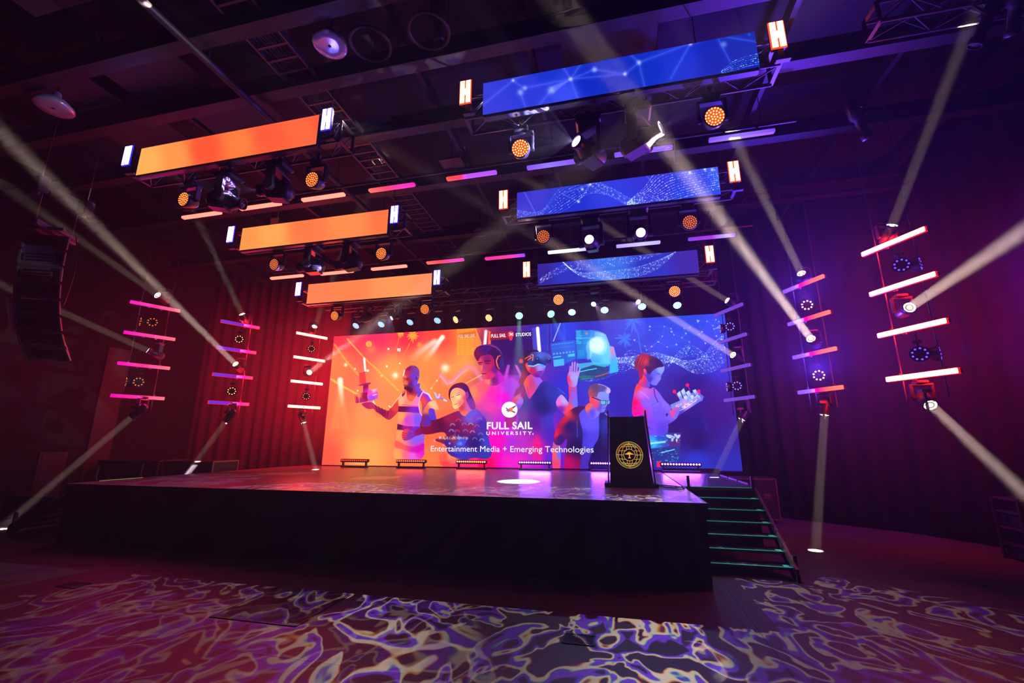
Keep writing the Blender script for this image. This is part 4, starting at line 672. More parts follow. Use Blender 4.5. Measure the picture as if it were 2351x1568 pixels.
# ---- fixtures
def yoke_mesh(w, h, t=.03):
    return MB().box((0, 0, -.02), (2*w+t*2, .09, .04), 0, None, .008).box((-w-t/2, 0, -h/2-.02), (t, .08, h), 0, None, .008).box((w+t/2, 0, -h/2-.02), (t, .08, h), 0, None, .008).cyl((-w-t, 0, -h), (-w+.01, 0, -h), .03, 12).cyl((w-.01, 0, -h), (w+t, 0, -h), .03, 12)
def clamp_mesh(h=.1): return MB().box((0, 0, h*.5), (.05, .04, h)).cyl((0, -.02, h+.02), (0, .02, h+.02), .036, 12)
def orient(root, parts, d):
    """turn yoke (pan) and head (pan and tilt) so the head looks along d"""
    d = Vector(d).normalized(); th = math.acos(max(-1, min(1, -d.z))); ph = math.atan2(-d.x, d.y)-root.rotation_euler.z
    for c in parts:
        n = c.name.split('.')[0]
        if n == 'yoke': c.rotation_euler = (0, 0, ph)
        if n == 'head': c.rotation_euler = (th, 0, ph)
# beam head: slim barrel, bright ringed lens
LENSW = mat('beam_lens', (.02, .02, .02), .2, em=(1, .86, .68), es=4.0, sample=False); LENSD = mat('lens_iris', (.05, .04, .04), .3, em=(1, .8, .6), es=.35, sample=False)
def proto_beam():
    t = thing('beam_light', '', 'beam light'); MB().box((0, 0, .265), (.16, .14, .05), 0, None, .01).build('base', SHELL, t)
    o = yoke_mesh(.11, .22).build('yoke', SHELL, t, (0, 0, .24))
    h = MB().lathe([(.001, .13), (.06, .13), (.09, .1), (.1, .02), (.098, -.05), (.088, -.09), (.088, -.2), (.094, -.205), (.094, -.235), (.083, -.235), (.08, -.21)], 24).build('head', SHELL, t)
    m = MB(); m.lathe([(.08, -.212), (.056, -.214)], 24, 0); m.lathe([(.056, -.214), (.034, -.215)], 24, 1); m.lathe([(.034, -.215), (.0005, -.216)], 24, 0)
    for q in (0, 2.1, 4.2): m.box((.068*math.cos(q), .068*math.sin(q), -.216), (.03, .012, .004), 1)
    m.build('lens', [LENSW, LENSD], h); return t
def proto_wash(kind, face, dots, n_ring=(1, 6, 12, 18), r=.115):
    t = thing('wash_light', '', 'wash light'); clamp_mesh(.1).build('clamp', METAL, t, (0, 0, .34)); MB().box((0, 0, .31), (.2, .16, .07), 0, None, .012).build('base', SHELL, t)
    yoke_mesh(r+.03, .27).build('yoke', SHELL, t, (0, 0, .27))
    h = MB().lathe([(.001, .13), (r*.55, .13), (r*.8, .09), (r*.98, .02), (r*1.12, -.03), (r*1.14, -.09), (r*1.08, -.11), (r*1.0, -.11), (r*1.0, -.085)], 28).build('head', SHELL, t)
    m = MB().disc((0, 0, -.087), r, 28, 0, up=(0, 0, -1)); N = len(n_ring)
    for a, c in enumerate(n_ring):
        R = r*.9*a/(N-1) if N > 1 else 0
        for i in range(c):
            q = 2*math.pi*i/c+.2*a; m.lathe([(r*.095, -.09), (r*.07, -.098), (.0005, -.1)], 6, 1, Matrix.Translation((R*math.cos(q), R*math.sin(q), 0)))
    m.build('led_face', [face, dots], h); return t
def proto_mover():
    t = thing('moving_head', '', 'moving head light'); clamp_mesh(.1).build('clamp', METAL, t, (0, 0, .5)); MB().box((0, 0, .44), (.34, .3, .12), 0, None, .03).build('base', SHELL, t)
    m = MB().box((0, 0, -.03), (.42, .16, .06), 0, None, .015)
    for s in (-1, 1): m.box((s*.19, 0, -.2), (.06, .14, .36), 0, None, .02).cyl((s*.15, 0, -.36), (s*.225, 0, -.36), .08, 16)
    m.build('yoke', SHELL, t, (0, 0, .36))
    h = MB().lathe([(.001, .25), (.1, .25), (.135, .2), (.15, .05), (.14, -.08), (.1, -.16), (.085, -.24), (.095, -.25), (.095, -.3), (.08, -.3), (.078, -.27)], 24).box((0, .13, .06), (.2, .05, .3), 0, None, .02).box((0, -.13, .06), (.2, .05, .3), 0, None, .02).build('head', SHELL, t)
    return t
def place_head(proto, px, Y, d, off, label, group, first, rz=0):
    """px: where the lens is seen; the root hangs so that the lens lies there"""
    L = Vector(onY(px[0], px[1], Y)); d = Vector(d).normalized(); P = L-d*off
    t = proto if first else copy_tree(proto); t.location = P; t.rotation_euler = (0, 0, rz); t['label'] = label; t['group'] = group
    orient(t, t.children, d); return t, L, d
def dirto(a, b): return (Vector(b)-Vector(a)).normalized()

# ladders of light bars either side
LAD = {'L1': (-10.8, 7.85, 64), 'L2': (-10.16, 9.72, 64), 'L3': (-9.08, 11.33, 64), 'RA': (4.62, 7.83, -64), 'RB': (3.99, 9.69, -64), 'RC': (2.92, 11.29, -64)}
WHERE = {'L1': 'outermost ladder on the left', 'L2': 'middle ladder on the left', 'L3': 'left ladder beside the video wall', 'RA': 'outermost ladder on the right', 'RB': 'middle ladder on the right', 'RC': 'right ladder beside the video wall'}
BZ = (5.07, 4.33, 3.6, 2.86); LEV = ('topmost', 'second highest', 'second lowest', 'lowest')
def ramp_mat(name, stops, es, axis=1):
    m = bpy.data.materials.new(name); m.use_nodes = True; nt = m.node_tree; b = nt.nodes['Principled BSDF']; b.inputs['Base Color'].default_value = (.05, .05, .05, 1)
    tc = nt.nodes.new('ShaderNodeTexCoord'); sp = nt.nodes.new('ShaderNodeSeparateXYZ'); mr = nt.nodes.new('ShaderNodeMapRange'); mr.inputs['From Min'].default_value = -.49; mr.inputs['From Max'].default_value = .49
    cr = nt.nodes.new('ShaderNodeValToRGB'); e = cr.color_ramp.elements; e[0].position, e[0].color = stops[0][0], (*stops[0][1], 1); e[1].position, e[1].color = stops[-1][0], (*stops[-1][1], 1)
    for p, c in stops[1:-1]: q = e.new(p); q.color = (*c, 1)
    m.cycles.emission_sampling = 'NONE'; nt.links.new(tc.outputs['Object'], sp.inputs[0]); nt.links.new(sp.outputs[0], mr.inputs['Value']); nt.links.new(mr.outputs[0], cr.inputs[0]); nt.links.new(cr.outputs[0], b.inputs['Emission Color']); b.inputs['Emission Strength'].default_value = es; return m
# local x runs from the end nearer the camera to the far end
BARM = {'L1': ramp_mat('tube_magenta', [(0, (.9, 0, .42)), (.45, (1, .02, .3)), (1, (1, .16, .2))], 1.15), 'L2': ramp_mat('tube_violet_red', [(0, (.12, .03, .7)), (.72, (.2, .01, .6)), (.78, (.8, .0, .35)), (1, (1, .06, .16))], 1.1),
        'L3': ramp_mat('tube_hot_red', [(0, (1, .08, .05)), (1, (1, .09, .05))], 22), 'RA': ramp_mat('tube_cream_red', [(0, (1, .11, .06)), (1, (1, .1, .06))], 26),
        'RB': ramp_mat('tube_red_violet', [(0, (.14, .05, .55)), (.36, (.16, .06, .6)), (.42, (.75, 0, .3)), (.5, (.9, 0, .16)), (.72, (1, .09, .05)), (1, (1, .13, .07))], 1.9), 'RC': ramp_mat('tube_violet', [(0, (.17, .07, .62)), (1, (.16, .05, .6))], 1.0)}
BCOL = {'L1': 'magenta-pink', 'L2': 'violet and red', 'L3': 'glowing pale red', 'RA': 'bright cream-red', 'RB': 'half red half violet', 'RC': 'dull violet'}
BLE = {'L1': ((1, .01, .25), 9), 'L2': ((1, .02, .12), 7), 'L3': ((1, .04, .03), 16), 'RA': ((1, .04, .02), 13), 'RB': ((.5, .03, .6), 6), 'RC': ((.2, .06, .8), 3)}
HALO_R = mat('halo_red', (.02, .01, .01), .5, em=(1, .012, .006), es=.9, sample=False); HALO = {'tube_hot_red': HALO_R, 'tube_cream_red': HALO_R, 'tube_violet_red': HALO_R}  # red emissive edges stand in for the halo round these bars
BBK = {'L2': ((1, .008, .03), 100), 'L3': ((1, .008, .02), 70), 'L1': ((1, .01, .04), 9), 'RA': ((1, .012, .008), 70), 'RB': ((.1, .03, 1), 40)}  # extra lamps added behind the bars to throw colour on the drapes
def proto_bar(m, half=False):
    t = thing('light_bar', '', 'light bar'); MB().box((0, .03, 0), (1.0, .05, .07), 0, None, .008).build('housing', SHELL, t)
    MB().box((0, -.012, 0), (.98, .05, .078), 0, None, .008).build('diffuser', m, t)
    if m.name in HALO: MB().box((0, .002, 0), (.995, .05, .094), 0, None, .008).build('halo_rim', HALO[m.name], t)
    for s in (-1, 1): MB().box((s*.12, .03, -.045), (.05, .03, .03)).build('cable_clip', METAL, t); MB().box((s*.3, .04, .05), (.03, .03, .06)).build('bracket', METAL, t)
    return t
for k, (x, y, a) in LAD.items():
    side = 1 if k[0] == 'R' else -1; p = proto_bar(BARM[k])
    for i, z in enumerate(BZ):
        t = p if i == 0 else copy_tree(p); t.location = (x, y, z); ang = math.radians(64) if side < 0 else math.radians(116); t.rotation_euler = (0, 0, ang if side < 0 else ang)
        if side > 0: t.scale = (-1, 1, 1); t.rotation_euler = (0, 0, math.radians(-64)); t.scale = (1, 1, 1)
        bn = Vector((math.sin(math.radians(64)), -math.cos(math.radians(64)), 0)) if side < 0 else Vector((-math.sin(math.radians(64)), -math.cos(math.radians(64)), 0))
        if k in BBK: lamp('AREA', 'added_back_source', BBK[k][1], BBK[k][0], Vector((x, y, z))-bn*.075, (.15*side, 1, 0), shape='RECTANGLE', size=.96, size_y=.05)
        bl = k == 'RC' or lamp('AREA', 'bar_source', BLE[k][1], BLE[k][0], Vector((x, y, z))+bn*.045, bn, shape='RECTANGLE', size=.96, size_y=.05)
        t['label'] = f'{BCOL[k]} light bar, {LEV[i]} on the {WHERE[k]}'; t['group'] = 'light bars on the side ladders'
    u = Vector((math.cos(math.radians(64*(-side))), math.sin(math.radians(64*(-side))), 0))
    for s in (-1, 1):
        c = Vector((x, y, 0))+u*s*.28*(1)
        if side: n_ = Vector((-u.y, u.x, 0)); c = c+n_*.03
        tag(MB().cyl((c.x, c.y, 2.5), (c.x, c.y, 8.4), .009, 6).build('suspension_cable', METAL), f'thin {"near" if s < 0 else "far"} cable of the {WHERE[k]}', 'cable', 'cables of the side ladders')
    tag(MB().cyl((x, y, 2.3), (x, y, 2.62), .02, 8).box((x, y, 2.62), (.12, .12, .05)).build('hanging_bracket', METAL), f'short bracket under the lowest bar of the {WHERE[k]}', 'bracket', 'brackets under the ladders')
# ring-eye heads between the bars: two rings of small LEDs on adjoining faces
def ring_mat(n, c, e): return mat(n, (.02, .02, .02), .4, em=c, es=e, sample=False)
RM = {'L1': ring_mat('ring_amber', (1, .16, .02), 1.3), 'L2': ring_mat('ring_amber_bright', (1, .3, .1), 3), 'L3': ring_mat('ring_amber_low', (1, .22, .07), 2), 'RA': ring_mat('ring_blue_dim', (.1, .06, .9), 2.2), 'RB': ring_mat('ring_blue_bright', (.4, .35, 1), 14), 'RC': ring_mat('ring_blue_low', (.22, .18, 1), 2.5)}
RP = {'L1': [(350, 740), (318, 877)], 'L2': [(549, 779), (532, 898)], 'L3': [(715, 801), (703, 910)], 'RA': [(2070, 609), (2112, 813)], 'RB': [(1853, 701), (1880, 862)], 'RC': [(1676, 750), (1692, 886)]}
RC_ = {'L1': 'amber', 'L2': 'bright amber', 'L3': 'amber', 'RA': 'dim blue', 'RB': 'brilliant blue-white', 'RC': 'small blue'}
RSH = mat('ring_shell', (.006, .006, .007), .5)
def proto_ring(m, side):
    t = thing('ring_light', '', 'ring light'); MB().box((0, .04, .21), (.12, .08, .05), 0, None, .01).box((0, .04, .225), (.025, .025, .23)).build('bracket', SHELL, t)
    def face(c, q, nm):
        M = Matrix.Translation(c) @ Matrix.Rotation(q, 4, 'Z')
        MB().cyl((0, -.02, 0), (0, .09, 0), .125, 24, 0, .1, True, M).build(nm, RSH, t); mb = MB()
        for i in range(9):
            a = 2*math.pi*i/9; p_ = (.088*math.cos(a), -.021, .088*math.sin(a)); mb.cyl(p_, (p_[0], -.027, p_[2]), .0145, 8, 0, None, True, M)
        mb.build('led_ring', m, t)
    face((0, 0, 0), 0, 'head')
    if side: face((side*.2, .12, 0), math.radians(82*side), 'side_head'); MB().box((side*.1, .1, .0), (.2, .03, .03)).build('arm', SHELL, t)
    return t
RL = {'L1': ((1, .01, .015), 85, (-1, .25, -.05), 75), 'L2': ((1, .005, .02), 150, (-.1, -1, .2), 100), 'L3': ((1, .02, .03), 110, (-.1, -.9, .3), 110), 'RA': ((.22, .01, 1), 480, (1, .15, .1), 80), 'RB': ((.08, .03, 1), 1400, (-.35, -.8, .4), 110), 'RC': ((.08, .03, 1), 20, (-.1, -1, 0), 120)}
for k, P in RP.items():
    x, y, a = LAD[k]; p = proto_ring(RM[k], {'L1': -1, 'RA': 1, 'RC': -1}.get(k, 0))
    for i, q in enumerate(P):
        c = Vector(onY(q[0], q[1], y)); d = Vector((0-c.x, 0-c.y, 0)).normalized(); t = p if i == 0 else copy_tree(p); t.location = c; t.rotation_euler = (0, 0, math.atan2(d.x, -d.y))
        t['label'] = f'{RC_[k]} ring of small lamps, {("upper", "lower")[i]} on the {WHERE[k]}'; t['group'] = 'ring lights on the side ladders'
        col, en, dd, sz = RL[k]; dd = Vector(dd).normalized(); lamp('SPOT', 'ring_source', en*(1.5 if i and k in ('RB', 'L2') else 1), col, c+(d*.25 if k not in ('L1', 'RA') else dd*.36), dd, spot_size=math.radians(sz), spot_blend=1, shadow_soft_size=.08)
# narrow white beams
WHITEB = (1, .68, .6)
BP = {'L1': [((362, 678), (35, 445), 4.6), ((340, 805), (0, 652), 5.5), ((306, 955), None, (-13.06, 7.22, 0))], 'L2': [((556, 722), (445, 485), 7.5), ((541, 836), (190, 490), 5.2), ((520, 965), None, (-11.6, 9.85, .6))],
      'L3': [((722, 750), (765, 640), 10.2), ((710, 855), (930, 690), 7.5), ((697, 970), None, (-8.4, 11.24, H))], 'RA': [((2048, 518), (2240, 20), 5.6), ((2088, 706), (2351, 530), 5.2), ((2136, 930), (2351, 1135), 6.0)],
      'RB': [((1840, 628), (1690, 325), 7.0), ((1862, 778), (1496, 290), 4.95), ((1893, 952), None, (3.33, 9.21, 0))], 'RC': [((1670, 690), (1530, 606), 10.3), ((1683, 815), (1480, 690), 9.2), ((1703, 962), None, (2.15, 11.04, H))]}
BE = {'L1': (8, 20, 36), 'L2': (14, 60, 36), 'L3': (10, 20, 32), 'RA': (20, 44, 34), 'RB': (26, 95, 32), 'RC': (22, 44, 26)}
p = proto_beam(); first = True
for k, L3 in BP.items():
    x, y, a = LAD[k]
    for i, (q, to, far) in enumerate(L3):
        L = Vector(onY(q[0], q[1], y)); T = Vector(far) if to is None else Vector(onY(to[0], to[1], far)); d = dirto(L, T)
        t, L, d = place_head(p, q, y, d, .216, f'slim white beam lamp, {("top", "middle", "bottom")[i]} of the {WHERE[k]}', 'beam lamps on the side ladders', first); first = False
        lamp('AREA', 'beam_source', BE[k][i], WHITEB, L+d*.03, d, shape='DISK', size=.14, spread=math.radians(2.3))
# wash and moving heads on the trusses
OF = mat('amber_face', (.05, .03, .02), .5, em=(1, .06, .002), es=.5, sample=False); OD = mat('amber_led', (.05, .03, .02), .5, em=(1, .33, .07), es=2.0, sample=False)
OF2 = mat('amber_face_dim', (.03, .02, .02), .5, em=(1, .08, .01), es=.22, sample=False); OD2 = mat('amber_led_dim', (.05, .03, .02), .5, em=(1, .28, .08), es=1.2, sample=False)
OFB = mat('amber_face_hot', (.05, .03, .02), .5, em=(1, .085, .004), es=.9, sample=False); ODB = mat('amber_led_hot', (.05, .03, .02), .5, em=(1, .42, .13), es=3.2, sample=False)
WASH = [((1194, 340), 5.03, 3, 'large hot amber wash light left below the nearest blue ribbon', (0, -1, -.35)), ((1641, 267), 5.03, 3, 'large hot amber wash light right below the nearest blue ribbon', (0, -1, -.3)),
        ((421, 457), 5.03, 1, 'amber wash light seen side-on, left below the nearest orange ribbon', (0, -1, -.15)), ((716, 412), 5.03, 1, 'amber wash light below the right part of the nearest orange ribbon', (0, -1, -.2)),
        ((1247, 543), 7.17, 2, 'dull amber wash light left below the middle blue ribbon', (0, -1, -.3)), ((1584, 510), 7.17, 2, 'dull amber wash light right below the middle blue ribbon', (0, -1, -.3)),
        ((629, 607), 7.17, 2, 'dim amber wash light far left below the middle orange ribbon', (0, -1, -.2)), ((875, 582), 7.17, 1, 'amber wash light right below the middle orange ribbon', (0, -1, -.2)),
        ((768, 725), 9.4, 1, 'amber wash light left below the farthest orange ribbon', (0, -1, -.25)), ((975, 710), 9.4, 1, 'amber wash light right below the farthest orange ribbon', (0, -1, -.3)),
        ((1282, 688), 9.4, 3, 'hot amber wash light left below the farthest blue ribbon', (0, -1, -.3)), ((1549, 669), 9.4, 3, 'hot amber wash light right below the farthest blue ribbon', (0, -1, -.3))]
PW = {}
for q, Y, v, lab, d in WASH:
    f = v not in PW
    if f: PW[v] = proto_wash('amber', {1: OF, 2: OF2, 3: OFB}[v], {1: OD, 2: OD2, 3: ODB}[v])
    place_head(PW[v], q, Y, d, .1, lab, 'amber wash lights', f)
# row of small wash lights over the video wall
DOWN = (0, -.72, -.7)
KC = {'b': ((.2, .5, 1), (.5, .8, 1), 1.1, 4), 'B': ((.25, .5, 1), (.6, .85, 1), 2.2, 8), 'o': ((1, .15, .03), (1, .45, .2), 4, 12), 't': ((.12, 1, .6), (.5, 1, .85), 3, 10)}
KN = {'b': 'pale blue', 'B': 'bright blue-white', 'o': 'orange', 't': 'teal-white'}
PARS = [(817, 748, 'b'), (875, 745, 'b'), (941, 740, 'b'), (1004, 736, 'b'), (1046, 734, 'o'), (1122, 730, 'o'), (1192, 725, 't'), (1265, 721, 't'), (1313, 717, 'B'), (1388, 712, 'B'), (1474, 704, 'B'), (1555, 701, 'B')]
ORD = ('leftmost', 'second', 'third', 'fourth', 'fifth', 'sixth', 'seventh', 'eighth', 'ninth', 'tenth', 'eleventh', 'rightmost'); PP = {}
AIM = {4: (-8.03, 9.76, H), 5: (-5.22, 9.09, H), 6: (-1.97, 9.01, H), 7: (.25, 9.4, H)}
for i, (px, py, c) in enumerate(PARS):
    f = c not in PP
    if f: a = KC[c]; PP[c] = proto_wash(c, mat('face_'+KN[c].replace(' ', '_'), (.03, .03, .03), .5, em=a[0], es=a[2], sample=False), mat('led_'+KN[c].replace(' ', '_'), (.03, .03, .03), .5, em=a[1], es=a[3], sample=False), (1, 6, 12), .1)
    L = onY(px, py, 11.3); d = dirto(L, AIM[i]) if i in AIM else Vector(DOWN)
    vis = d if i not in AIM else (d+Vector((.15, -.7, .1))).normalized()
    t, L, _ = place_head(PP[c], (px, py), 11.3, vis, .1, f'{KN[c]} wash light, {ORD[i]} in the row above the video wall', 'row of wash lights above the video wall', f)
    if i in AIM: lamp('SPOT', 'wash_source', {4: 1200, 5: 1800, 6: 14000, 7: 5000}[i], {'o': (1, .2, .05), 't': (.35, 1, .8)}[c], L+d*.03, d, spot_size=math.radians(10.5), spot_blend=.3, shadow_soft_size=.05)
    elif c == 'B': lamp('SPOT', 'wash_source', 60, (.3, .55, 1), L+d*.03, d, spot_size=math.radians(50), spot_blend=.8, shadow_soft_size=.06)
truss('long black truss carrying the wash lights above the video wall', -8.6, 2.7, 11.4, 5.85, group='box trusses')
for side, x0, x1 in (('left', -8.3, -3.8), ('right', -2.0, 2.5)):
    pass
# moving heads with patterned light
def gobo_light(name, energy, L, d, size, c1, c2, scale, thin, seed, base=0.0, soft=.006, sx=1.0):
    o = lamp('SPOT', name, energy, (1, 1, 1), L, d, spot_size=math.radians(size), spot_blend=.12, shadow_soft_size=soft); l = o.data; l.use_nodes = True; nt = l.node_tree; em = nt.nodes['Emission']
    tc = nt.nodes.new('ShaderNodeTexCoord'); mp = nt.nodes.new('ShaderNodeMapping'); mp.inputs['Location'].default_value = (seed, seed*.7, 0); mp.inputs['Scale'].default_value = (scale*sx, scale, scale)
    nt.links.new(tc.outputs['Normal'], mp.inputs[0]); no = nt.nodes.new('ShaderNodeTexNoise'); no.inputs['Scale'].default_value = 1; no.inputs['Detail'].default_value = 1.5; no.inputs['Distortion'].default_value = 1.6; nt.links.new(mp.outputs[0], no.inputs['Vector'])
    def line(off, w):
        a = nt.nodes.new('ShaderNodeMath'); a.operation = 'SUBTRACT'; a.inputs[1].default_value = off; nt.links.new(no.outputs['Fac'], a.inputs[0]); b = nt.nodes.new('ShaderNodeMath'); b.operation = 'ABSOLUTE'; nt.links.new(a.outputs[0], b.inputs[0])
        r = nt.nodes.new('ShaderNodeMapRange'); r.interpolation_type = 'SMOOTHSTEP'; r.inputs['From Min'].default_value = w; r.inputs['From Max'].default_value = w*.35; nt.links.new(b.outputs[0], r.inputs['Value']); return r.outputs[0]
    R_, G_, B_ = line(.494, thin), line(.5, thin), line(.507, thin); cb = nt.nodes.new('ShaderNodeCombineColor'); nt.links.new(R_, cb.inputs[0]); nt.links.new(G_, cb.inputs[1]); nt.links.new(B_, cb.inputs[2])
    t1 = nt.nodes.new('ShaderNodeMix'); t1.data_type = 'RGBA'; t1.blend_type = 'MULTIPLY'; t1.inputs[0].default_value = 1; t1.inputs[7].default_value = (*c1, 1); nt.links.new(cb.outputs[0], t1.inputs[6])
    wide = line(.565, thin*1.0); t2 = nt.nodes.new('ShaderNodeMix'); t2.data_type = 'RGBA'; t2.inputs[6].default_value = tuple(base*c for c in c2)+(1,); t2.inputs[7].default_value = (*c2, 1); nt.links.new(wide, t2.inputs[0])
    ad = nt.nodes.new('ShaderNodeMix'); ad.data_type = 'RGBA'; ad.blend_type = 'ADD'; ad.inputs[0].default_value = 1; nt.links.new(t1.outputs[2], ad.inputs[6]); nt.links.new(t2.outputs[2], ad.inputs[7]); nt.links.new(ad.outputs[2], em.inputs['Color']); em.inputs['Strength'].default_value = 1
    return o
LV = mat('lens_violet', (.02, .02, .03), .2, em=(.4, .3, 1), es=2.0, sample=False); LW = mat('lens_white', (.02, .02, .03), .2, em=(.75, .7, 1), es=12, sample=False); LD = mat('lens_off', (.03, .03, .04), .05)
MOV = [((1325, 326), 5.06, (-.55, -.8, .08), LW, 'black moving head with a blazing white lens below the nearest blue ribbon'), ((1513, 297), 5.06, (.85, -.5, .1), LV, 'moving head with violet lens turned right, shell toned pale as beam-lit, below the nearest blue ribbon'),
       ((598, 437), 5.06, (-1, -.15, .12), LV, 'moving head throwing violet rays left, below the nearest orange ribbon'), ((556, 468), 5.1, (.9, .25, -.12), LD, 'unlit moving head turned away at the left, below the nearest orange ribbon'),
       ((1353, 550), 7.2, (-.1, -1, -.25), LW, 'moving head with small white starburst below the middle blue ribbon'), ((1471, 534), 7.2, (.0, -1, -.45), LW, 'moving head with the largest white starburst, below the middle blue ribbon'),
       ((688, 615), 7.2, (-1, -.1, -.03), LV, 'left of two violet moving heads below the middle orange ribbon'), ((772, 610), 7.2, (-1, -.15, -.15), LV, 'right of two violet moving heads below the middle orange ribbon'),
       ((823, 735), 10.9, (-.8, -.3, -.3), LV, 'dim violet moving head, leftmost above the video wall'), ((900, 730), 10.9, (-.5, -.6, -.6), LW, 'moving head throwing violet rays down over the left of the video wall'),
       ((1363, 698), 10.9, (-.2, -.85, -.6), LW, 'moving head with small lens above the middle right of the video wall'), ((1465, 693), 10.9, (.3, -.8, -.6), LW, 'moving head with small lens above the right of the video wall')]
pm = proto_mover()
SH2 = mat('lit_shell', (.3, .29, .3), .3, bump=(40, .1))  # paler copy of the shell stands in for the beam striking this head
for i, (q, Y, d, lm, lab) in enumerate(MOV):
    t, L, d = place_head(pm, q, Y, d, .27, lab, 'moving heads on the trusses', i == 0)
    h = [c for c in t.children if c.name.split('.')[0] == 'head'][0]
    for c in list(h.children): bpy.data.objects.remove(c)
    r = .078; mb = MB().disc((0, 0, -.272), r, 24, 0, up=(0, 0, -1))
    mb.lathe([(r, -.27), (r*.9, -.282), (r*.6, -.29), (.0005, -.294)], 24, 0).build('lens', lm, h)
    if i == 1:
        h.data = h.data.copy(); h.data.materials.clear(); h.data.materials.append(SH2)
    if Y > 10: t.scale = (.8, .8, .8); t.location = L-d*.27*.8
def gob(i, energy, size, c1, c2, scale, thin, seed, base, d=None, sx=1.0):
    q, Y, dd, lm, lab = MOV[i]; L = Vector(onY(q[0], q[1], Y)); dd = Vector(d or dd).normalized(); return gobo_light('pattern_source', energy, L+dd*.06, dd, size, c1, c2, scale, thin, seed, base, sx=sx)
VIO = (.22, .04, 1); WRM = (1, .8, .6)
gob(0, 650, 90, (.8, .75, 1), (.3, .2, 1), 3.2, .05, 3, .1, (-.9, -.35, .1))
gob(1, 450, 34, (.6, .55, 1), (.3, .15, 1), 5, .05, 8, .1)
gob(2, 1000, 40, (.75, .7, 1), (.25, .1, 1), 4, .05, 5, .1)
gob(6, 350, 26, (.7, .65, 1), (.25, .1, 1), 5, .05, 6, .1); gob(7, 350, 26, (.7, .65, 1), (.25, .1, 1), 5, .05, 9, .1)
gob(9, 320, 40, (.7, .6, 1), (.3, .1, 1), 4, .05, 2, .1)
# the two that draw over the stage edge onto the floor
def aimpx(i, px): L = onY(*MOV[i][0], MOV[i][1]); return dirto(L, onZ(*px, 0))
gob(11, 2600, 42, WRM, VIO, 18, .04, 4, .03, aimpx(11, (760, 1560)))
gob(10, 2500, 30, WRM, VIO, 18, .045, 12, .02, aimpx(10, (2130, 1500)))
gob(9, 1300, 40, (1, .8, .66), VIO, 17, .04, 7, .03, aimpx(9, (300, 1500)))

# overhead light strips on thin pipes
SB = {'red': ramp_mat('strip_red', [(0, (1, .075, .05)), (1, (1, .085, .06))], 6), 'redpink': ramp_mat('strip_red_pink', [(0, (1, .1, .06)), (.4, (1, .03, .08)), (.75, (.9, .02, .3)), (1, (.7, .01, .25))], 2), 'redvio': ramp_mat('strip_red_violet', [(0, (1, .06, .03)), (.3, (1, .03, .1)), (.42, (.35, .06, .8)), (1, (.3, .06, .8))], 1.6),
      'vio': ramp_mat('strip_violet', [(0, (.2, .07, .8)), (.4, (.28, .18, 1)), (1, (.2, .06, .8))], 1.15), 'pale': ramp_mat('strip_pale', [(0, (.8, .9, 1)), (.4, (.9, 1, 1)), (1, (.4, .32, 1))], 1.5), 'pale2': ramp_mat('strip_pale_violet', [(0, (.42, .32, .9)), (.6, (.6, .55, 1)), (1, (.5, .4, .9))], 1.2), 'viomag': ramp_mat('strip_violet_magenta', [(0, (.2, .05, .75)), (.5, (.4, .03, .75)), (.8, (.5, .4, 1)), (1, (.2, .06, .8))], 1.1), 'pinkvio': ramp_mat('strip_pink_violet', [(0, (.9, .02, .3)), (.5, (.9, .03, .2)), (1, (.25, .04, .75))], 1.6)}
ST = [((420, 500, 507, 488), 6.85, 'red'), ((552, 481, 645, 466), 6.85, 'red'), ((694, 460, 791, 446), 6.85, 'red'), ((848, 438, 952, 424), 6.85, 'redpink'), ((1026, 411, 1140, 396), 6.85, 'redvio'), ((1210, 385, 1332, 370), 6.85, 'vio'), ((1411, 357, 1544, 337), 6.85, 'vio'), ((1628, 325, 1778, 298), 6.85, 'vio'),
      ((622, 640, 696, 632), 9.4, 'red'), ((736, 630, 811, 622), 9.4, 'red'), ((853, 620, 934, 609), 9.4, 'red'), ((980, 605, 1065, 595), 9.4, 'redpink'), ((1114, 594, 1205, 586), 9.4, 'pinkvio'), ((1258, 580, 1353, 571), 9.4, 'pale'), ((1415, 566, 1516, 556), 9.4, 'pale2'), ((1580, 549, 1688, 540), 9.4, 'viomag')]
SN = {'red': 'glowing red', 'redpink': 'red fading to pink', 'redvio': 'red-tipped violet', 'vio': 'soft violet', 'pale': 'pale icy white', 'pale2': 'pale lilac', 'viomag': 'violet with magenta middle', 'pinkvio': 'magenta fading to violet'}
SO = ('leftmost', 'second from left', 'third from left', 'fourth from left', 'fourth from right', 'third from right', 'second from right', 'rightmost'); PS = {}
for i, (e, Y, c) in enumerate(ST):
    a, b_ = onY(e[0], e[1], Y), onY(e[2], e[3], Y); cx, cz = (a[0]+b_[0])/2, (a[2]+b_[2])/2; L_ = b_[0]-a[0]
    f = c not in PS
    if f:
        t = thing('light_strip', '', 'light strip'); MB().box((0, .02, .055), (1.0, .09, .05), 0, None, .01).build('housing', SHELL, t)
        MB().box((0, 0, 0), (.985, .085, .06), 0, None, .012).build('diffuser', SB[c], t); [MB().box((q_, .02, .12), (.03, .03, .1)).build('bracket', METAL, t) for q_ in (-.25, .25)]; PS[c] = t
    else: t = copy_tree(PS[c])
    t.location = (cx, Y, cz); t.scale = (L_/.985, 1, 1); t['label'] = f'{SN[c]} light strip, {SO[i % 8]} in the {"nearer" if i < 8 else "farther"} overhead row'; t['group'] = ('nearer' if i < 8 else 'farther')+' overhead row of light strips'
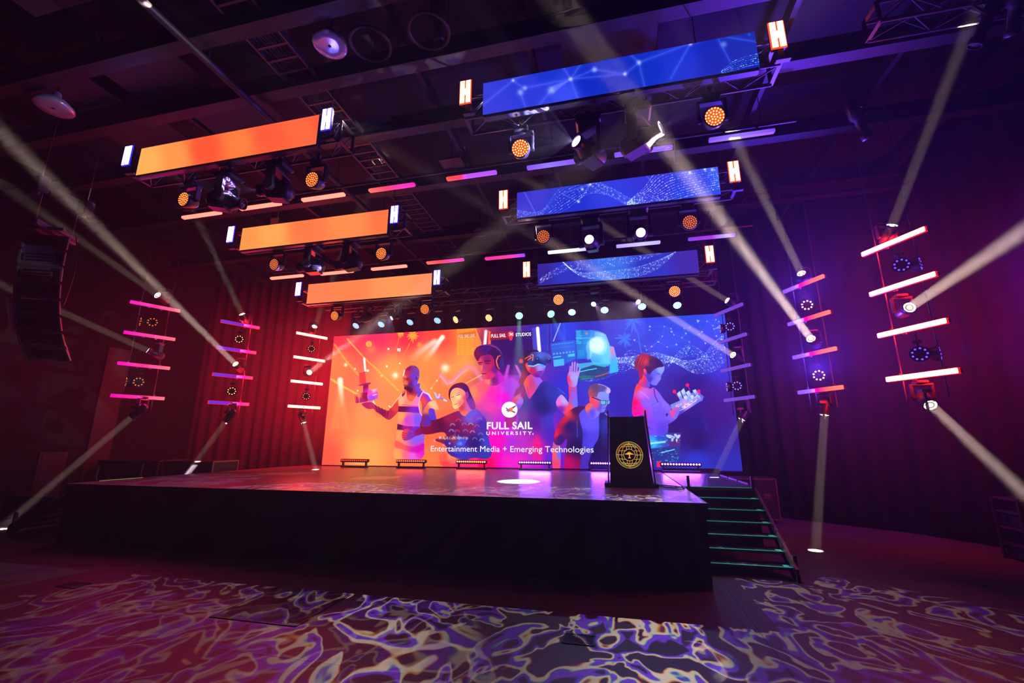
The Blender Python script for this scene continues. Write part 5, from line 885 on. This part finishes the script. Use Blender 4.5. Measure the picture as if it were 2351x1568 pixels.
for Y, z, nm, xs in ((6.87, 6.92, 'nearer', (-9.2, 3.1)), (9.42, 6.39, 'farther', (-9.0, 3.1))):
    t = thing('lighting_pipe', f'thin black pipe carrying the {nm} row of light strips', 'pipe', (0, Y, z)); MB().cyl((xs[0], 0, 0), (xs[1], 0, 0), .024, 10).build('pipe_run', METAL, t)
    for x in (-8.5, -5.3, -2.5, .6, 2.6): MB().cyl((x, 0, .02), (x, 0, 8.38-z), .006, 5).build('wire', METAL, t)
# floor battens before the video wall
BT = [(781, 844, 1053, 1072, (1, .06, .02), 1.2, 'dull red'), (909, 977, 1055, 1074, (1, .12, .03), 2.6, 'warm orange'), (1047, 1117, 1057, 1077, (1, .1, .03), 9, 'hot orange'), (1190, 1267, 1059, 1079, (.35, .14, 1), 9, 'violet-white'), (1355, 1432, 1061, 1080, (.25, .08, 1), 14, 'violet'), (1517, 1612, 1063, 1083, (.28, .1, 1), 14, 'bright violet')]
BL = ('at the left end', 'second from left', 'third from left', 'third from right', 'partly behind the lectern', 'at the right end'); RB_ = None
for i, (x0, x1, yt, yb, c, e, nm) in enumerate(BT):
    Y = 12.45; a, b_ = onZ(x0, yb-1, H), onZ(x1, yb-1, H); Y = 12.4; a, b_ = onY(x0, yb, Y), onY(x1, yb, Y); cx = (a[0]+b_[0])/2; W = b_[0]-a[0]
    t = thing('batten_light', f'{nm} batten light on the stage floor, {BL[i]} of the row', 'batten light', (cx, Y, H+.0), 0, 'batten lights on the stage floor')
    MB().box((0, .03, .205), (W, .12, .1), 0, None, .015).build('housing', SHELL, t)
    m = mat('batten_led_'+nm.replace(' ', '_').replace('-', '_'), (.02, .02, .02), .4, em=c, es=e, sample=False); mb = MB(); n = 14
    for k in range(n): mb.cyl((-W*.45+W*.9*k/(n-1), -.028, .215), (-W*.45+W*.9*k/(n-1), -.036, .215), .024, 10)
    mb.build('led_row', m, t)
    lamp('AREA', 'batten_source', (0, 2, 10, 26, 34, 38)[i] or .5, (c[0], c[1]*.6, c[2]), (cx, Y-.05, H+.2), (0, -1, -.25), shape='RECTANGLE', size=W*.9, size_y=.05)
    MB().box((0, .03, .03), (W*.96, .14, .05), 0, None, .01).build('base', BLACK, t)
    for s in (-1, 1): MB().box((s*W*.42, .03, .1), (.035, .08, .16)).build('bracket', BLACK, t)
# ---- lectern
t = thing('lectern', 'tall black tapered lectern with a gold globe emblem', 'lectern', (0, 8.3, H))
MB().box((.235, .28, .035), (.93, .62, .07), 0, None, .008).build('base', BLACK, t)
fp = [(-.13, .1, .07), (.62, .1, .07), (.52, .0, 1.24), (-.08, .0, 1.24)]
MB().add([(x, y, z) for x, y, z in fp]+[(x, y+.03, z) for x, y, z in fp], [(0, 1, 2, 3), (7, 6, 5, 4), (0, 4, 5, 1), (1, 5, 6, 2), (2, 6, 7, 3), (3, 7, 4, 0)]).build('front_panel', mat('lectern_gloss', (.006, .006, .008), .22), t)
for s, (xb, xt) in ((-1, (-.15, -.1)), (1, (.64, .54))):
    P = [(xb, .07, .07), (xb, .5, .07), (xt, .46, 1.12), (xt, -.04, 1.35), (xt, -.04, 1.2)]
    MB().add([(x, y, z) for x, y, z in P]+[(x+s*.022, y, z) for x, y, z in P], ([(0, 1, 2, 3, 4), (9, 8, 7, 6, 5)] if s > 0 else [(4, 3, 2, 1, 0), (5, 6, 7, 8, 9)])+[(i, i+5, (i+1) % 5+5, (i+1) % 5) for i in range(5)]).build('side_panel', REDV, t)
MB().add([(-.1, -.0, 1.24), (.54, -.0, 1.24), (.54, .45, 1.1), (-.1, .45, 1.1), (-.1, -.0, 1.22), (.54, -.0, 1.22), (.54, .45, 1.08), (-.1, .45, 1.08)], [(0, 1, 2, 3), (7, 6, 5, 4), (0, 4, 5, 1), (1, 5, 6, 2), (2, 6, 7, 3), (3, 7, 4, 0)]).build('reading_top', BLACK, t)
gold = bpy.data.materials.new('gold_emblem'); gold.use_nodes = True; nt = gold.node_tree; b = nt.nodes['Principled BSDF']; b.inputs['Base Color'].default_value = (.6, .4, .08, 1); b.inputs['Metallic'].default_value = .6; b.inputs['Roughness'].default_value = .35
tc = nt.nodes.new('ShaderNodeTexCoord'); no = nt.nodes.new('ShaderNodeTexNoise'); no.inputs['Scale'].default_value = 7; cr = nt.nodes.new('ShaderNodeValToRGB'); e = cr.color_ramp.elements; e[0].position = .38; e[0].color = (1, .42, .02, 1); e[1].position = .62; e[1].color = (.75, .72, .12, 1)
nt.links.new(tc.outputs['Object'], no.inputs['Vector']); nt.links.new(no.outputs['Fac'], cr.inputs[0]); nt.links.new(cr.outputs[0], b.inputs['Emission Color']); b.inputs['Emission Strength'].default_value = .85; gold.cycles.emission_sampling = 'NONE'  # emission stands in for light reflected off the emblem
ec = Vector(onY(1445, 1044.5, 8.3+.055)); ER = .232; ec -= Vector((0, 8.3, H)); slope = .1/1.17
def EP(u, v): return (ec.x+u*ER, .1-(ec.z+v*ER-.07)*slope-.004, ec.z+v*ER)
mb = MB()
def strip(pts, w):
    for (a, b_) in zip(pts, pts[1:]):
        d = Vector((b_[0]-a[0], b_[1]-a[1])); 
        if d.length < 1e-6: continue
        n = Vector((-d.y, d.x)).normalized()*w/2; q = [(a[0]+n.x, a[1]+n.y), (b_[0]+n.x, b_[1]+n.y), (b_[0]-n.x, b_[1]-n.y), (a[0]-n.x, a[1]-n.y)]; mb.add([EP(*p_) for p_ in q], [(3, 2, 1, 0)])
def ell(rx, ry, w, cut=.0, n=60, cx=0, cy_=0):
    for i in range(n):
        a, b_ = 2*math.pi*i/n, 2*math.pi*(i+1)/n; p_, q_ = (cx+rx*math.cos(a), cy_+ry*math.sin(a)), (cx+rx*math.cos(b_), cy_+ry*math.sin(b_))
        if math.hypot(*p_) > cut: strip([p_, q_], w)
ell(1, 1, .03); ell(.84, .84, .03); ell(.44, .44, .03)
for i in range(72): a = 2*math.pi*i/72; strip([(.9*math.cos(a), .9*math.sin(a)), (.94*math.cos(a), .94*math.sin(a))], .02)
for rx in (.24, .58): ell(rx, .84, .028, .44)
for v in (-.56, -.29, .29, .56):
    R_ = math.sqrt(.84**2-v*v); P_ = [(R_*math.sin(t_/10*math.pi/2), v*(1+.18*(1-abs(t_)/10))) for t_ in range(-10, 11)]
    for a, b_ in zip(P_, P_[1:]):
        if math.hypot(*a) > .44: strip([a, b_], .028)
for q_ in (((-.98, 0), (-.44, 0)), ((.44, 0), (.98, 0)), ((0, .44), (0, .98)), ((0, -.44), (0, -.98))): strip(q_, .028)
for P_ in ([(-.035, -.2), (.035, -.2), (.045, .2), (0, .27), (-.045, .2)], [(-.38, .05), (-.05, .02), (.05, .02), (.38, .05), (.1, .17), (-.1, .17)], [(-.11, -.25), (.11, -.25), (.1, -.19), (0, -.17), (-.1, -.19)], [(-.12, .14), (-.08, .14), (-.08, .22), (-.12, .22)], [(.08, .14), (.12, .14), (.12, .22), (.08, .22)]):
    mb.add([EP(*p_) for p_ in P_], [tuple(reversed(range(len(P_))))] if False else [tuple(range(len(P_)))])
mb.build('emblem', gold, t, None, 'gold globe emblem with an aeroplane')
for k, P in enumerate(([(.62, 8.75, H+.02), (.85, 8.7, H+.015), (1.02, 8.55, H+.015), (1.12, 8.4, H+.012), (1.17, 8.3, H-.05), (1.165, 8.1, .4)], [(.6, 8.72, H+.02), (.8, 8.5, H+.012), (.97, 8.38, H+.012), (1.1, 8.42, H+.02), (1.165, 8.32, H-.1), (1.165, 8.2, .5)])):
    tag(MB().tube([Vector(q) for q in P], .009, 6).build('cable', BLACK), ('upper' if k == 0 else 'lower')+' black cable trailing from the lectern over the stage edge', 'cable', 'lectern cables')
# ---- line array
arr = thing('line_array', 'tall curved hanging stack of eight loudspeakers at the far left', 'loudspeaker', (-9.68, 5.0, 5.5)); RZ = math.radians(-8)
arr.rotation_euler = (0, 0, math.radians(25)); yy, zz = 0.0, -.05; angs = (0, 3, 7, 12, 18, 25, 33, 41)
SPK = mat('speaker_shell', (.15, .14, .15), .45, bump=(80, .2)); SPG = mat('speaker_mouth', (.02, .02, .02), .6)
for i, a in enumerate(angs):
    ar = math.radians(a); hh = .292; M = Matrix.Translation((0, yy, zz)) @ Matrix.Rotation(ar, 4, 'X')
    V = []
    for (dy, s) in ((0, 1.), (.4, .12)):
        for (x, z) in ((-.34*s, -.012), (.34*s, -.012), (.34*s, -hh), (-.34*s, -hh)): V.append((x, dy, z if not dy else -hh/2+(z+hh/2)*.85))
    c = MB().add(V, [(0, 3, 2, 1), (4, 5, 6, 7), (0, 1, 5, 4), (1, 2, 6, 5), (2, 3, 7, 6), (3, 0, 4, 7)], 0, False, M)
    for s in (-1, 1): c.box((s*.325, -.008, -hh/2), (.03, .03, hh*.8), 0, M)
    c.box((0, -.006, -.02), (.66, .02, .018), 0, M); c = c.build('cabinet', SPK, arr)
    g = MB()
    for k in range(3): g.box((-.03, -.006, -.085-.055*k), (.4, .012, .03), 0, M)
    for s in (1,):
        for k in range(6): q = -1.3+k*.52; g.box((.21+.045*math.cos(q), -.008, -hh/2+.09*math.sin(q)), (.045, .014, .05), 0, M)
    g.box((-.28, -.01, -hh/2), (.025, .012, .12), 0, M); g.build('grille', SPG, c)
    yy += math.sin(ar)*hh; zz -= math.cos(ar)*hh
MB().box((0, .12, .06), (.1, .9, .1), 0, None, .01).box((-.18, .12, .03), (.06, .5, .06)).box((.18, .12, .03), (.06, .5, .06)).box((0, -.1, .03), (.6, .05, .05)).build('fly_bar', SPK, arr)
MB().cyl((0, -.3, .1), (0, -.3, .6), .006, 5).build('shackle_wire', STEEL, arr); MB().cyl((0, .5, .1), (0, .5, .6), .006, 5).build('shackle_wire', STEEL, arr)
tag(MB().tube([(-9.42+.12*math.sin(k_/14*3.1), 5.25+.05*k_/14, 5.5-1.3*k_/14) for k_ in range(15)], .01, 6).build('cable', BLACK), 'thin cable drooping beside the hanging loudspeaker stack', 'cable')
hoist(-9.62, 4.7, 6.1, 'black chain hoist above the front of the loudspeaker stack'); hoist(-9.78, 5.49, 6.1, 'black chain hoist above the back of the loudspeaker stack')
# ---- cases and racks
def case(label, c, d, group='road cases', window=False, rz=0):
    t = thing('road_case', label, 'case', (c[0], c[1], 0), rz, group); x, y, z = d
    MB().box((0, 0, z/2+.04), (x, y, z-.08), 0, None, .015).build('body', CASE, t)
    m = MB()
    for sx in (-1, 1):
        for sy in (-1, 1): m.box((sx*(x/2), sy*(y/2), z/2+.04), (.03, .03, z-.07))
    for sz in (.09, z-.01):
        for sy in (-1, 1): m.box((0, sy*y/2, sz), (x, .03, .03))
        for sx in (-1, 1): m.box((sx*x/2, 0, sz), (.03, y, .03))
    m.build('edging', mat('case_edging', (.28, .2, .2), .4, .7) if 'case_edging' not in bpy.data.materials else bpy.data.materials['case_edging'], t)
    for s in (-1, 1):
        MB().box((s*x*.25, -y/2-.008, z*.6), (.15, .012, .11), 0, None, .004).box((s*x*.25, -y/2-.02, z*.6), (.09, .02, .02)).build('latch', STEEL, t)
        MB().cyl((s*x*.38, -y*.35, .04), (s*x*.38+.03, -y*.35, .04), .04, 10).build('caster', BLACK, t)
    if window: MB().box((-x*.12, -y/2-.004, z-.28), (x*.5, .01, .32)).build('rack_front', GLASS, t); MB().box((-x*.12, -y/2-.01, z-.4), (x*.28, .01, .02)).box((-x*.12, -y/2-.01, z-.2), (x*.28, .01, .02)).build('rack_rails', METAL, t)
    return t
case('dark road case with pale latches behind the right steps', (3.2, 12.15), (.9, .6, 1.0))
case('long dark equipment rack at the left behind the stage steps', (-13.4, 10.2), (2.2, .8, 1.33), window=True)
q = case('glossy dark case with small labels left of the stage', (-11.35, 10.25), (1.65, .8, 1.33))
MB().box((-.72, -.415, 1.2), (.06, .01, .06)).box((-.75, -.415, 1.05), (.05, .01, .05)).box((-.75, -.415, .95), (.12, .01, .06)).build('labels', PALE, q); MB().box((.15, -.412, 1.02), (1.2, .008, .42)).build('glossy_panel', GLASS, q)
t = thing('equipment_rack', 'dark metal shelf rack at the right edge of the hall', 'rack', (6.55, 9.1, 0))
for z in (.25, .5, .75, .96): MB().box((0, 0, z), (.8, .5, .03)).build('shelf', METAL, t)
for sx in (-1, 1):
    for sy in (-1, 1): MB().box((sx*.4, sy*.25, .49), (.04, .04, .98)).build('post', BLACK, t)
MB().box((0, .1, .13), (.7, .35, .2), 0, None, .01).box((0, .1, .6), (.6, .35, .17), 0, None, .01).build('stacked_units', CASE, t)
t = thing('crowd_barrier', 'low pale-edged barrier panel at the far left floor', 'barrier', (-13.9, 8.1, 0)); MB().box((0, 0, .3), (1.6, .04, .5)).build('panel', CONC, t); MB().box((0, -.025, .56), (1.64, .03, .03)).box((0, -.025, .05), (1.64, .03, .03)).box((.8, -.025, .3), (.03, .03, .5)).build('frame', PALE, t)
for s in (-.6, .6): MB().box((s, 0, .025), (.05, .4, .05)).build('foot', BLACK, t)
# ---- floor boxes and hatch
hatch = mat('hatch_plate', (.05, .05, .055), .35, .5, bump=(160, .7))
for (x, y, a, b_, l) in ((-3.85, 4.85, 1.08, .98, 'square dark steel hatch in the floor left of centre'), (-7.1, 4.81, .32, .2, 'small dark floor box cover at the left'), (-.44, 4.73, .29, .21, 'small dark floor box cover in front of the stage centre')):
    t = thing('floor_hatch' if a > 1 else 'floor_box', l, 'hatch' if a > 1 else 'floor box', (x, y, 0)); MB().box((0, 0, .003), (a-.03, b_-.03, .006)).build('cover', hatch, t)
    MB().box((0, -b_/2, .004), (a, .015, .008)).box((0, b_/2, .004), (a, .015, .008)).box((-a/2, 0, .004), (.015, b_, .008)).box((a/2, 0, .004), (.015, b_, .008)).build('rim', BLACK, t)
# ---- odd gear near the ceiling
t = truss('short horizontal truss section at the top right', 3.6, 5.4, 5.6, 7.15, .3, .3, 'box trusses')
def profile(px, Y, d, label, first=[]):
    L = Vector(onY(*px, Y)); t = thing('profile_spot', label, 'spotlight', L, 0, 'profile spotlights'); q = Vector(d).to_track_quat('-Z', 'Y').to_matrix().to_4x4()
    MB().lathe([(.001, .32), (.06, .32), (.08, .2), (.09, .02), (.06, .0), (.055, -.22), (.075, -.23), (.075, -.32), (.068, -.32)], 20, 0, q).build('barrel', SHELL, t); MB().disc((0, 0, -.3), .068, 20, 0, q, up=(0, 0, -1)).build('lens', GLASS, t)
    MB().tube([q @ Vector((-.11, 0, 0)), Vector((-.1, 0, .22)), Vector((.1, 0, .22)), q @ Vector((.11, 0, 0))], .012, 6).cyl((0, 0, .22), (0, 0, .34), .015, 8).build('yoke', METAL, t)
profile((2268, 42), 5.4, (-.35, .3, -.8), 'black profile spotlight at the top right corner'); profile((2330, 15), 5.4, (.1, .5, -.8), 'black profile spotlight at the very corner, partly cut off')
profile((1003, 38), 4.6, (0, .4, -.9), 'small clamp light hanging above the dark hoops'); profile((232, 185), 4.9, (-.5, .3, -.8), 'small spotlight clipped under a ceiling beam at upper left')
profile((1970, 275), 6.5, (.4, .3, -.8), 'small dark spotlight among the cables right of the nearest blue ribbon')
tag(MB().box(tuple(onZ(1038, 375, 6.95)), (.42, .3, .02)).cyl(tuple(Vector(onZ(1038, 375, 6.95))), tuple(Vector(onZ(1038, 375, 6.95))+Vector((0, 0, 1.4))), .006, 5).build('ceiling_tile', PALE), 'square grey tile hanging above the red-tipped strip', 'tile')
